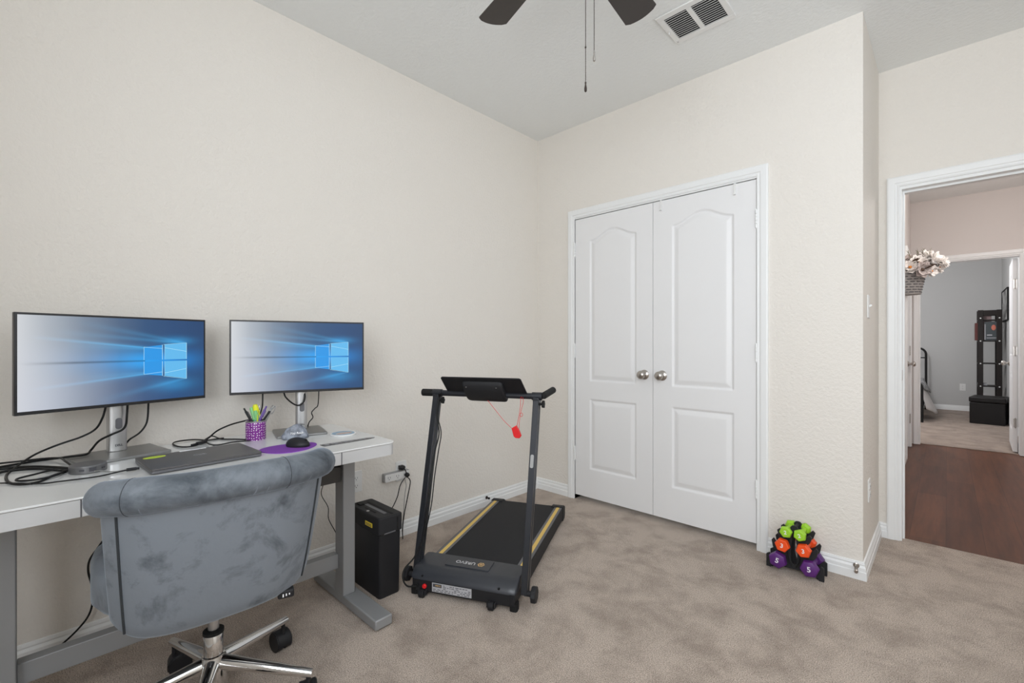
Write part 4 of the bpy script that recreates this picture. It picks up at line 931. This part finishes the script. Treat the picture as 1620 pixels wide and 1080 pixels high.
for u in (-0.074, 0.080): g.cyl(m2 @ Vector((u, 0.070, sgn * 0.024)), m2 @ Vector((u, 0.070, sgn * 0.0262)), 0.0035)
g.build('screw', M_alu, cbx)
# cord along the left upright
wm = tm.matrix_basis if False else (Matrix.Translation((0.8075, -1.451, 0)) @ Matrix.Rotation(R(26), 4, 'Z'))
cpts = [(-0.232, 0.225, 0.888), (-0.243, 0.238, 0.862), (-0.238, 0.205, 0.78), (-0.212, 0.180, 0.70), (-0.222, 0.160, 0.62), (-0.230, 0.130, 0.50), (-0.226, 0.095, 0.36), (-0.236, 0.060, 0.23), (-0.262, 0.028, 0.150), (-0.290, -0.010, 0.110), (-0.288, -0.030, 0.075), (-0.26, -0.040, 0.050), (-0.222, -0.022, 0.046)]
MB().tube(smooth_path(cpts), 0.0036, 8).build('power_cord', M_cable, tm)
cpts = [(x + 0.006 - .008 * math.sin(i), y + 0.012, z) for i, (x, y, z) in enumerate(cpts[:8])]
MB().tube(smooth_path(cpts), 0.0028, 8).build('power_cord', M_cable, tm)

# red safety key hanging from the bar
K = lambda x, y, dy=0.0: px_local(x, y, dy)
def on_bar_plane(x, y, v=0.245):
    """sight line meets the vertical plane of the handlebar (treadmill local y = v)"""
    n = Vector((-math.sin(R(26)), math.cos(R(26)), 0)); o = Vector((0.8075, -1.451, 0)) + n * v
    d = _ray(x, y); return CAM + d * ((o - CAM).dot(n) / d.dot(n))
key = thing('safety_key', 'red safety clip and cord hanging from the treadmill handlebar', 'safety key', on_bar_plane(817, 684))
ko = key.location
ks = [on_bar_plane(*q) - ko for q in ((809.5, 677), (817.0, 672.5), (822, 681), (825, 689), (822, 693), (816, 692.5), (813, 690))]
n26 = Vector((-math.sin(R(26)), math.cos(R(26)), 0))
MB().add([p - n26 * 0.006 for p in ks] + [p + n26 * 0.006 for p in ks], [tuple(range(7))[::-1], tuple(range(7, 14))] + [(i, (i + 1) % 7, (i + 1) % 7 + 7, i + 7) for i in range(7)]).build('clip', M_red, key, bevel=0.0025, seg=3)
def cord(*q, r=0.0011): return MB().tube(smooth_path([on_bar_plane(x, y, v) - ko for x, y, v in q], 5), r, 6).build('cord', M_red, key)
cord((771.5, 633, .225), (785, 650, .235), (798, 666, .24), (810, 677.5, .245))
cord((818, 673, .245), (821.5, 655, .245), (823.5, 640, .245), (823.8, 631, .240), (825.5, 625.5, .262), (825.5, 623.5, .272))
cord((821, 680, .245), (822.0, 664, .245), (824, 652, .245), (827.0, 640, .245), (828, 634, .240), (826.5, 626, .262))
cord((822.5, 654, .243), (825.5, 653, .243), (827, 656.5, .243), (824.5, 659, .243), (822, 656, .243))

# ------------------------------------------------------------------ office chair
CH = Vector((0.700, -2.375, 0)); CR = R(-3.5)
chair = thing('office_chair', 'blue grey velvet barrel-back office chair on a chrome star base', 'chair', CH, CR)
b = MB()
b.lathe([(0.0, 0.085), (0.036, 0.085), (0.038, 0.10), (0.036, 0.165), (0.030, 0.175), (0.030, 0.178), (0.0265, 0.180), (0.0265, 0.243), (0.024, 0.246), (0, 0.246)]); b.build('hub', M_chrome, chair, ang=50)
MB().lathe([(0.0, 0.243), (0.0285, 0.243), (0.0285, 0.252), (0.020, 0.256), (0.0, 0.256)]).build('collar', M_rubber, chair)
MB().cyl((0, 0, 0.25), (0, 0, 0.40), 0.0150, n=24).build('gas_lift', M_alu, chair)
b = MB(); b.bb(-0.12, 0.08, -0.09, 0.09, 0.368, 0.388); b.lathe([(0, 0.335), (0.03, 0.335), (0.05, 0.37), (0, 0.37)]); b.build('seat_plate', M_black, chair, bevel=0.003)
for k in range(5):
    a = R(28 + 90 - 72 * k) - CR; dx, dy = math.cos(a), math.sin(a)
    rings = []
    for t in np.linspace(0, 1, 9):
        r = 0.030 + (0.302 - 0.030) * t; z = 0.150 - 0.044 * t
        w = 0.022 - 0.009 * t; h = 0.024 - 0.010 * t
        c = Vector((dx * r, dy * r, z)); sd = Vector((-dy, dx, 0))
        rings.append([c + sd * (w * math.cos(q)) + Vector((0, 0, h * math.sin(q) * (1.0 if math.sin(q) > 0 else 0.75))) for q in np.linspace(0, 2 * PI, 18, endpoint=False)])
    arm = MB().ring_loft(rings).build('base_arm', M_chrome, chair, ang=60)
    ct = Vector((dx * 0.288, dy * 0.288, 0)); ca = a + R(70 + 45 * k); sd = Vector((-math.sin(ca), math.cos(ca), 0)); fw = Vector((math.cos(ca), math.sin(ca), 0))
    g = MB(); wc = ct + fw * 0.018 + Vector((0, 0, 0.034))
    for s in (-1, 1): g.cyl(wc + sd * s * 0.006, wc + sd * s * 0.027, 0.034, n=28)
    g.cyl(ct + Vector((0, 0, 0.05)), ct + Vector((0, 0, 0.100)), 0.0065)
    hood = []
    for q in np.linspace(-0.3, PI * 0.95, 12): hood.append((0.037 * math.cos(q), 0.037 * math.sin(q)))
    for q in np.linspace(PI * 0.95, -0.3, 12): hood.append((0.033 * math.cos(q), 0.033 * math.sin(q)))
    mm = Matrix((( -fw.x, sd.x * 1, 0, wc.x), (-fw.y, sd.y, 0, wc.y), (0, 0, 1, wc.z), (0, 0, 0, 1)))
    g.prism(hood, -0.024, 0.024, mm @ Matrix(((1, 0, 0, 0), (0, 0, 1, 0), (0, 1, 0, 0), (0, 0, 0, 1))))
    g.build('caster', M_black, arm, bevel=0.002)
# seat cushion
b = MB(); rings = []
for z, k in ((0.385, 0.86), (0.395, 0.94), (0.42, 1.0), (0.48, 1.0), (0.505, 0.97), (0.518, 0.88), (0.522, 0.6)):
    rings.append([(x, y, z) for x, y in rounded(0.44 * k, 0.56 * k, 0.15 * k, 8, cx=-0.135)])
b.ring_loft(rings); b.build('seat_cushion', M_velvet, chair, ang=80)
# back shell
Z0, Z1, TH = 0.360, 0.755, 0.055
THM = R(68)
def back_pt(s, z, inset=0.0):
    t = max(0, min(1, (z - Z0) / (Z1 - Z0)))
    a = 0.215 - inset; b_ = 0.258 + 0.030 * t ** 0.8 - inset; c = -0.040 + 0.115 * t ** 0.75
    th = s * THM; e = 2 / 2.7
    return Vector((c + a * math.cos(th) ** e, math.copysign(b_ * abs(math.sin(th)) ** e, th), z))
def zb(s): return Z0 + 0.075 * abs(s) ** 5.5
rings = []
S = list(np.linspace(-1, 1, 57))
for s in S:
    e = 1 - max(0, (abs(s) - 0.93) / 0.07) ** 2.5 * 0.62     # rounded vertical edges
    th = TH * e; mid = TH / 2; lo = zb(s); loop = []
    nz_ = 12
    for k in range(nz_ + 1):
        z = lo + 0.02 + (Z1 - lo - 0.02) * k / nz_; loop.append(back_pt(s, z, mid - th / 2))
    for k in range(nz_, -1, -1):
        z = lo + 0.02 + (Z1 - lo - 0.02) * k / nz_; loop.append(back_pt(s, z, mid + th / 2))
    for q in (0.25, 0.5, 0.75):
        a = PI * q; loop.append(back_pt(s, lo + 0.02 - 0.022 * math.sin(a), mid + th / 2 * math.cos(a)))
    rings.append(loop)
MB().ring_loft(rings).build('back_shell', M_velvet, chair, ang=80)
# padded roll along the top
rp = []; sc = []
for i, s in enumerate(np.linspace(-1.02, 1.02, 61)):
    p = back_pt(s, Z1, 0.008); z = 0.772 - 0.012 * abs(s) ** 3
    p.z = z; rp.append(p)
    u = abs(s) / 1.02; sc.append(max(0.05, (1 - max(0, (u - 0.90) / 0.10) ** 2) ** 0.5) * (1 + 0.02 * math.sin(9 * s)))
MB().tube(rp, 0.0435, 24, scale=sc).build('back_roll', M_velvet2, chair, ang=80)
M_seam = mat('dark_seam_thread', (0.03, 0.035, 0.04, 1), 0.8)
for s in (-0.62, 0.28):
    c = back_pt(s, Z1, 0.008); c.z = 0.772 - 0.012 * abs(s) ** 3; n1 = (back_pt(s, Z1, 0) - back_pt(s, Z1, 0.01)).normalized(); n1 = Vector((back_pt(s + .02, Z1).y - back_pt(s - .02, Z1).y, -(back_pt(s + .02, Z1).x - back_pt(s - .02, Z1).x), 0)).normalized()
    MB().tube([c + (n1 * math.cos(q) + Vector((0, 0, math.sin(q)))) * 0.0438 for q in np.linspace(-1.3, 2.6, 30)], 0.0009, 6).build('seam', M_seam, chair)
for s in (-0.47, 0.06, 0.12, 0.46):
    c = back_pt(s, Z1, 0.008); c.z = 0.772; n1 = (back_pt(s, Z1, -0.01) - back_pt(s, Z1, 0)).normalized()
    MB().tube([c + (n1 * math.cos(q) + Vector((0, 0, math.sin(q)))) * 0.0436 + Vector((0, .004 * q, 0)) for q in np.linspace(-1.5, -0.25, 12)], 0.0022, 6, scale=[math.sin(PI * (k + .5) / 12) for k in range(12)]).build('pleat', M_velvet, chair)
for s in (-0.74, 0.74):
    MB().tube([back_pt(s, z, -0.0015 + 0.0) for z in np.linspace(0.728, zb(s) + 0.02, 24)], 0.0028, 8).build('piping', M_seam, chair)
# tilt lever
b = MB(); b.tube(smooth_path([(0.0, 0.06, 0.385), (0.08, 0.12, 0.374), (0.125, 0.150, 0.370)]), 0.005, 8); lv = b.build('lever', M_chrome, chair)
g = MB(); g.box((0.150, 0.165, 0.366), (0.030, 0.046, 0.026), rot=(0, 0, R(-15))); lh = g.build('lever_handle', M_black, lv, bevel=0.006, seg=3)
g = MB(); 
for k in range(3): g.box((0.1685, 0.152 + k * .009, 0.367), (0.0012, 0.0035, 0.009 - k * .002), rot=(0, 0, R(-15)))
g.build('height_symbol', M_whiteink, lh)

# ------------------------------------------------------------------ dumbbells on their rack
RKX, RKY = 1.800, -0.118
rack = thing('dumbbell_rack', 'black plastic A-shaped three-tier dumbbell rack by the closet trim', 'dumbbell rack', (RKX, RKY, 0))
def side_plate():
    # outline (x,z) of the tree, right half; arms cup the handles
    h = [(0.0, 0.236), (0.010, 0.234), (0.017, 0.225), (0.014, 0.212), (0.018, 0.192), (0.030, 0.182), (0.045, 0.186), (0.064, 0.206), (0.075, 0.196), (0.066, 0.168), (0.050, 0.150),
         (0.036, 0.138), (0.040, 0.120), (0.056, 0.116), (0.072, 0.126), (0.092, 0.150), (0.100, 0.140), (0.094, 0.108), (0.078, 0.085),
         (0.056, 0.068), (0.056, 0.044), (0.068, 0.036), (0.088, 0.042), (0.112, 0.070), (0.124, 0.062), (0.124, 0.0), (0.104, 0.0), (0.098, 0.012), (0.06, 0.020), (0.0, 0.022)]
    return h
hf = [(max(x, 0.0), z) for x, z in side_plate()]
XZ = Matrix(((1, 0, 0, 0), (0, 0, 1, 0), (0, 1, 0, 0), (0, 0, 0, 1)))
half_in = [(0.0, 0.045), (0.009, 0.050), (0.014, 0.075), (0.013, 0.13), (0.008, 0.185), (0.0, 0.205)]
for y0 in (-0.045, 0.030):
    b = MB()
    for sg in (1, -1):
        poly = [(sg * x, z) for x, z in hf + half_in]
        b.prism(poly, y0, y0 + 0.012, XZ)
    b.build('side_plate', M_blacksoft, rack, bevel=0)
b = MB()
for x, z in ((0, 0.222), (-0.100, 0.010), (0.100, 0.010), (0.035, 0.125), (-0.035, 0.125)): b.cyl((x, -0.04, z), (x, 0.035, z), 0.008)
b.build('tie_bar', M_blacksoft, rack)
for x in (-0.012, 0.012):
    b = MB(); b.tube(smooth_path([(x, -0.047, 0.205), (x * 2.2, -0.049, 0.14), (x * 2.0, -0.049, 0.07), (x * .8, -0.047, 0.035)]), 0.003, 8); b.build('edge_rib', M_rubber, rack)
def dumbbell(x, z, y0, y1, rh, hl, m, num, label, lean):
    t = thing('dumbbell', label, 'dumbbell', (x, (y0 + y1) / 2, z), 0, 'vinyl hex dumbbells on the rack')
    L = (y1 - y0) / 2
    MB().cyl((0, -L + hl, 0), (0, L - hl, 0), rh * 0.40, n=20).build('handle', m, t)
    for s in (-1, 1):
        rings = []
        for yy, k in ((0, 0.80), (0.003, 0.93), (0.010, 1.0), (hl - 0.008, 1.0), (hl, 0.72)):
            rings.append([(rh * k * math.cos(PI / 3 * q + lean), s * (L - yy), rh * k * math.sin(PI / 3 * q + lean)) for q in range(6)])
        hd_ = MB().ring_loft(rings).build('hex_head', m, t, bevel=0.0015, seg=2)
        if s == -1: text('number', num, rh * 0.85, M_whiteink, hd_, frame((0, -L - 0.0003, 0), (math.cos(lean * .6), 0, math.sin(lean * .6)), (-math.sin(lean * .6), 0, math.cos(lean * .6))), 0.0004, bold=0.0006)
    return t
FRONT = -0.200
for sx, side in ((-1, 'left'), (1, 'right')):
    dumbbell(1.7985 + sx * 0.030, 0.203, -0.195, -0.055, 0.029, 0.030, M_green, '2', 'lime green dumbbell on the top tier, %s side' % side, R(10 if sx < 0 else 25))
    dumbbell(1.7995 + sx * 0.0455, 0.135, -0.200, -0.045, 0.034, 0.034, M_orange, '3', 'orange dumbbell on the middle tier, %s side' % side, R(-8 if sx < 0 else 12))
    dumbbell(1.8010 + sx * 0.068, 0.055, -0.200, -0.030, 0.041, 0.040, M_purple, '5', 'purple dumbbell on the lowest tier, %s side' % side, R(-20 if sx < 0 else 8))

# ------------------------------------------------------------------ flower basket on the hall wall
BY = 2.95
bk = thing('wall_basket', 'grey metal half-round wall basket in the hall', 'basket', (HL + 0.002, BY, 1.60))
M_bk = mat('galvanised_basket', (0.30, 0.29, 0.28, 1), 0.5, 0.35)
def half(r, ry, n=24): return [(r * math.cos(a), ry * math.sin(a)) for a in np.linspace(-PI / 2, PI / 2, n)]
b = MB(); rings = []
for z, k in ((0.0, 0.0), (0.0, 1.0), (0.225, 1.0)):
    r = (0.122 + 0.044 * z / 0.225) * (k if k else 0.02); rings.append([(x, y, z) for x, y in half(r, r * 0.9)])
b.ring_loft(rings, False, True); o = b.build('basket_wall', M_bk, bk, ang=40)
g = MB()
for zz in (0.004, 0.218): 
    r = 0.123 + 0.044 * zz / 0.225; g.tube([(x, y, zz) for x, y in half(r + .001, (r + .001) * .9)], 0.004, 8)
g.build('rim', M_bk, bk)
g = MB()
for row in range(9):
    z = 0.018 + row * 0.0235; r = 0.1235 + 0.044 * z / 0.225
    for k in range(-4, 5):
        a = k * 0.36 + (0.18 if row % 2 else 0)
        if abs(a) > 1.5: continue
        p = Vector((r * math.cos(a), r * 0.9 * math.sin(a), z)); t_ = Vector((-math.sin(a), .9 * math.cos(a), 0)).normalized()
        q = 0.0165; g.cyl(p - t_ * q, p + t_ * q, 0.0032, n=6)
g.build('punched_slot', M_ink, bk)
fl = thing('flower_arrangement', 'cream magnolia blossoms and brown leaves filling the wall basket', 'flowers', (HL + 0.002, BY, 1.82))
M_petal = mat('cream_petal', (0.76, 0.73, 0.70, 1), 0.7); M_petal2 = mat('taupe_petal', (0.50, 0.44, 0.42, 1), 0.8); M_leaf = mat('brown_leaf', (0.10, 0.065, 0.045, 1), 0.7); M_grass = mat('dry_green_sprig', (0.20, 0.19, 0.12, 1), 0.8); M_stamen = mat('orange_stamen', (0.55, 0.20, 0.04, 1), 0.7)
def petal(b, c, d, up, L, W, cup):
    """d: direction outward, up: flower normal"""
    sd = d.cross(up).normalized(); nu, nv = 6, 5; vs = []; fs = []
    for i in range(nu):
        t = i / (nu - 1); w = W * math.sin(PI * min(0.96, 0.12 + 0.84 * t)) ** 0.7
        for j in range(nv):
            s = (j / (nv - 1) - .5) * 2
            vs.append(c + d * (L * t) + sd * (w * s * .5) + up * (cup * L * (t ** 2) + 0.18 * W * s * s))
    for i in range(nu - 1):
        for j in range(nv - 1): a = i * nv + j; fs.append((a, a + 1, a + nv + 1, a + nv))
    b.add(vs, fs)
def blossom(c, up, Rr, m, n=7):
    up = Vector(up).normalized(); a = up.orthogonal().normalized(); e = up.cross(a); b = MB(); c = Vector(c)
    for ring, (k, cup, cnt) in enumerate(((1.0, 0.30, n), (0.72, 0.75, n - 2))):
        for i in range(cnt):
            q = 2 * PI * i / cnt + ring * .5 + random.uniform(-.12, .12); petal(b, c + up * 0.004 * ring, (a * math.cos(q) + e * math.sin(q)), up, Rr * k, Rr * 0.85, cup)
    o = b.build('blossom', m, fl, ang=180)
    so = o.modifiers.new('thick', 'SOLIDIFY'); so.thickness = 0.0014
    MB().ellipsoid(c + up * Rr * .16, (Rr * .20,) * 3, 10, 6).build('flower_centre', M_stamen if m is M_petal else M_leaf, o)
random.seed(11)
for c, up, r, m in [((0.10, -0.055, 0.055), (0.6, -0.7, 0.4), 0.085, M_petal), ((0.215, -0.02, 0.085), (0.9, -0.4, 0.5), 0.080, M_petal), ((0.165, 0.02, 0.125), (0.4, -0.5, 0.9), 0.070, M_petal),
                    ((0.13, -0.11, -0.005), (0.5, -0.8, -0.1), 0.075, M_petal2), ((0.05, -0.12, 0.02), (0.1, -0.9, 0.3), 0.070, M_petal), ((0.03, -0.04, 0.10), (-0.1, -0.6, 0.8), 0.06, M_petal2),
                    ((0.235, 0.02, 0.02), (0.9, -0.4, -0.1), 0.060, M_petal), ((0.06, 0.09, 0.07), (0.3, 0.7, 0.6), 0.075, M_petal), ((0.15, 0.11, 0.05), (0.7, 0.6, 0.3), 0.075, M_petal), ((0.19, -0.07, -0.02), (0.8, -0.6, -0.3), 0.055, M_petal), ((0.27, 0.0, 0.055), (1.0, -0.3, 0.2), 0.055, M_petal)]:
    blossom(c, up, r, m)
b = MB()
for i in range(26):
    q = random.uniform(-1.5, 1.5); r = random.uniform(0.04, 0.17); c = Vector((abs(r * math.cos(q)) + .01, r * math.sin(q) - .02, random.uniform(-0.01, 0.08)))
    petal(b, c, Vector((math.cos(q), math.sin(q) - .3, random.uniform(-.3, .6))).normalized(), Vector((0.2, -.4, 1)).normalized(), random.uniform(.06, .10), .045, random.uniform(-.3, .2))
o = b.build('leaves', M_leaf, fl, ang=180); so = o.modifiers.new('t', 'SOLIDIFY'); so.thickness = 0.001
b = MB()
for st in range(9):
    base = Vector((0.10 + random.uniform(-.05, .07), random.uniform(-.08, .08), 0.02)); tip = base + Vector((random.uniform(-.05, .06), random.uniform(-.05, .05), random.uniform(.12, .19)))
    b.tube([base, (base + tip) / 2 + Vector((.006, 0, 0)), tip], 0.0014, 5)
    for k in range(16):
        p = base.lerp(tip, .35 + .65 * k / 16); dd = Vector((random.uniform(-1, 1), random.uniform(-1, 1), 1.0)).normalized(); b.cyl(p, p + dd * 0.030, 0.0016, 0.0004, 5)
b.build('dry_sprigs', M_grass, fl)

# ------------------------------------------------------------------ bedroom furniture beyond the hall
bed = thing('bed', 'bed with black metal tube frame at the left of the far bedroom', 'bed', (1.38, 7.0, 0))
def bl(b): b.v = [(x - 1.38, y - 7.0, z) for x, y, z in b.v]; return b
def arch(y, zt, nm):
    b = MB(); c = 0.11; xs0, xs1 = 0.66, 2.088
    pts = [(xs0, y, 0)] + [(xs0, y, zt - c)] + [(xs0 + c - c * math.cos(a), y, zt - c + c * math.sin(a)) for a in np.linspace(.2, PI / 2, 7)] + [(xs1 - c + c * math.sin(a), y, zt - c + c * math.cos(a)) for a in np.linspace(0, PI / 2 - .2, 7)] + [(xs1, y, zt - c), (xs1, y, 0)]
    b.tube(pts, 0.017, 12); b.cyl((xs0, y, zt - 0.17), (xs1, y, zt - 0.17), 0.009); b.cyl((xs0, y, 0.42), (xs1, y, 0.42), 0.009)
    for k in range(1, 10): b.cyl((xs0 + (xs1 - xs0) * k / 10, y, 0.42), (xs0 + (xs1 - xs0) * k / 10, y, zt - 0.17), 0.006)
    bl(b).build(nm, M_rubber, bed)
arch(7.95, 1.065, 'headboard'); arch(6.12, 0.60, 'footboard')
b = MB(); b.bb(0.64, 0.68, 6.12, 7.95, 0.24, 0.30); b.bb(2.066, 2.106, 6.12, 7.95, 0.24, 0.30); bl(b).build('bed_rail', M_rubber, bed)
bl(MB().bb(0.69, 2.06, 6.15, 7.92, 0.30, 0.55)).build('mattress', M_linen, bed, bevel=0.04, seg=4)
b = MB(); ny, ns = 30, 14; vs = []; 
for i in range(ny + 1):
    y = 6.24 + 1.25 * i / ny; w = math.exp(-((y - 6.62) / 0.42) ** 2)
    for j in range(ns + 1):
        s = j / ns; vs.append((1.90 + 0.16 * min(1, s * 3) + 0.19 * max(0, s - .25) / .75 * w + 0.012 * math.sin(18 * y) * s, y, 0.575 - max(0, s - .25) / .75 * (0.29 + 0.19 * w) - .012 * math.cos(3 * y)))
b.add(vs, [(i * (ns + 1) + j, i * (ns + 1) + j + 1, (i + 1) * (ns + 1) + j + 1, (i + 1) * (ns + 1) + j) for i in range(ny) for j in range(ns)])
o = b.build('bed_sheet', M_linen, ang=180); so = o.modifiers.new('t', 'SOLIDIFY'); so.thickness = 0.006
tag(o, 'white sheet hanging off the side of the bed', 'bed sheet')
b = MB(); vs = []
for i in range(ny + 1):
    y = 6.20 + 1.3 * i / ny; w = math.exp(-((y - 6.85) / 0.5) ** 2)
    for j in range(ns + 1):
        s = j / ns; vs.append((1.15 + 0.92 * min(1, s * 1.35) + 0.10 * max(0, s - .74) / .26 * w, y, 0.60 - max(0, s - .70) / .30 * (0.07 + 0.14 * w) + .01 * math.sin(14 * y + 9 * s)))
b.add(vs, [(i * (ns + 1) + j, i * (ns + 1) + j + 1, (i + 1) * (ns + 1) + j + 1, (i + 1) * (ns + 1) + j) for i in range(ny) for j in range(ns)])
o = b.build('blanket', M_throw, ang=180); so = o.modifiers.new('t', 'SOLIDIFY'); so.thickness = 0.012
tag(o, 'grey patterned blanket folded over the bed', 'blanket')

tw = thing('tower_shelf', 'tall narrow dark wood tower shelf behind the black ottoman', 'shelf', (2.825, 7.46, 0), 0)
for x in (-0.100, 0.100):
    for y in (-0.155, 0.155): MB().bb(x - 0.030, x + 0.030, y - 0.012, y + 0.012, 0, 1.655).build('post', M_espresso, tw, bevel=0.002)
b = MB()
for y in (-0.155, 0.155):
    b.bb(-0.07, 0.07, y - 0.010, y + 0.010, 1.575, 1.650)
b.build('top_rail', M_espresso, tw)
for z in (0.12, 0.487, 0.835, 1.18, 1.50): MB().bb(-0.128, 0.128, -0.142, 0.142, z - 0.009, z + 0.009).build('shelf_board', M_espresso, tw)
g = MB()
for z in (0.487, 0.835, 1.18, 1.53):
    for x in (-0.100, 0.100): g.cyl((x, -0.170, z), (x, -0.166, z), 0.009)
g.build('screw_cap', M_white, tw)
def case(name, label, cat, x0, x1, y0, y1, z0, z1, m, grp=None):
    t = MB().bb(x0, x1, y0, y1, z0, z1).build(name, m, bevel=0.002); return tag(t, label, cat, grp)
case('binder', 'dark red binder sticking out at the left of the tower shelf', 'binder', 2.668, 2.700, 7.36, 7.58, 1.19, 1.46, mat('dark_red_cover', (0.10, 0.018, 0.014, 1), 0.5))
dv = case('picture_book', 'dark book with an orange figure on its cover on the tower shelf', 'book', 2.765, 2.905, 7.320, 7.340, 1.19, 1.475, mat('dark_cover', (0.035, 0.045, 0.05, 1), 0.4))
g = MB(); g.ellipsoid((2.865, 7.3190, 1.385), (0.024, 0.0015, 0.042), 14, 8); g.build('cover_figure', mat('cover_orange', (0.50, 0.14, 0.09, 1), 0.5), dv)
g = MB(); g.bb(2.790, 2.900, 7.3180, 7.3202, 1.222, 1.232); g.bb(2.795, 2.85, 7.3180, 7.3202, 1.262, 1.280); g.bb(2.768, 2.780, 7.3180, 7.3202, 1.20, 1.44); g.build('cover_print', M_greyink, dv)
case('storage_box', 'small mauve box standing on the upper shelf of the tower', 'box', 2.735, 2.845, 7.36, 7.52, 1.509, 1.565, mat('mauve_box', (0.26, 0.19, 0.19, 1), 0.7))
case('storage_box', 'small mauve box standing behind the dark book under the upper shelf', 'box', 2.735, 2.845, 7.36, 7.52, 1.19, 1.487, mat('mauve_box_2', (0.24, 0.18, 0.18, 1), 0.7))
case('magazine', 'stack of papers on the lowest shelf of the tower', 'papers', 2.70, 2.80, 7.33, 7.55, 0.497, 0.53, M_greyink)

ot = thing('ottoman', 'black faux-leather storage ottoman in front of the tower shelf', 'ottoman', (2.790, 6.700, 0), R(-9))
MB().prism(rounded(0.355, 0.40, 0.012), 0.004, 0.300).build('body', M_leather, ot, bevel=0.006, seg=3)
MB().prism(rounded(0.370, 0.415, 0.016), 0.306, 0.380).build('lid', M_leather, ot, bevel=0.016, seg=4)

pf = thing('framed_picture', 'thin black framed picture on the right bedroom wall', 'picture', (2.999, 7.42, 1.72), 0)
b = MB(); b.bb(-0.02, 0, -0.47, 0.47, 0.225, 0.24); b.bb(-0.02, 0, -0.47, 0.47, -0.24, -0.225); b.bb(-0.02, 0, -0.47, -0.455, -0.225, 0.225); b.bb(-0.02, 0, 0.455, 0.47, -0.225, 0.225); b.build('frame', M_rubber, pf)
M_art = mat('grey_print', (0.3, 0.3, 0.3, 1), 0.4); mottled(M_art, (0.09, 0.09, 0.09, 1), (0.50, 0.50, 0.49, 1), 7, 4, 0.42, 0.58)
MB().bb(-0.012, -0.004, -0.455, 0.455, -0.225, 0.225).build('print', M_art, pf)
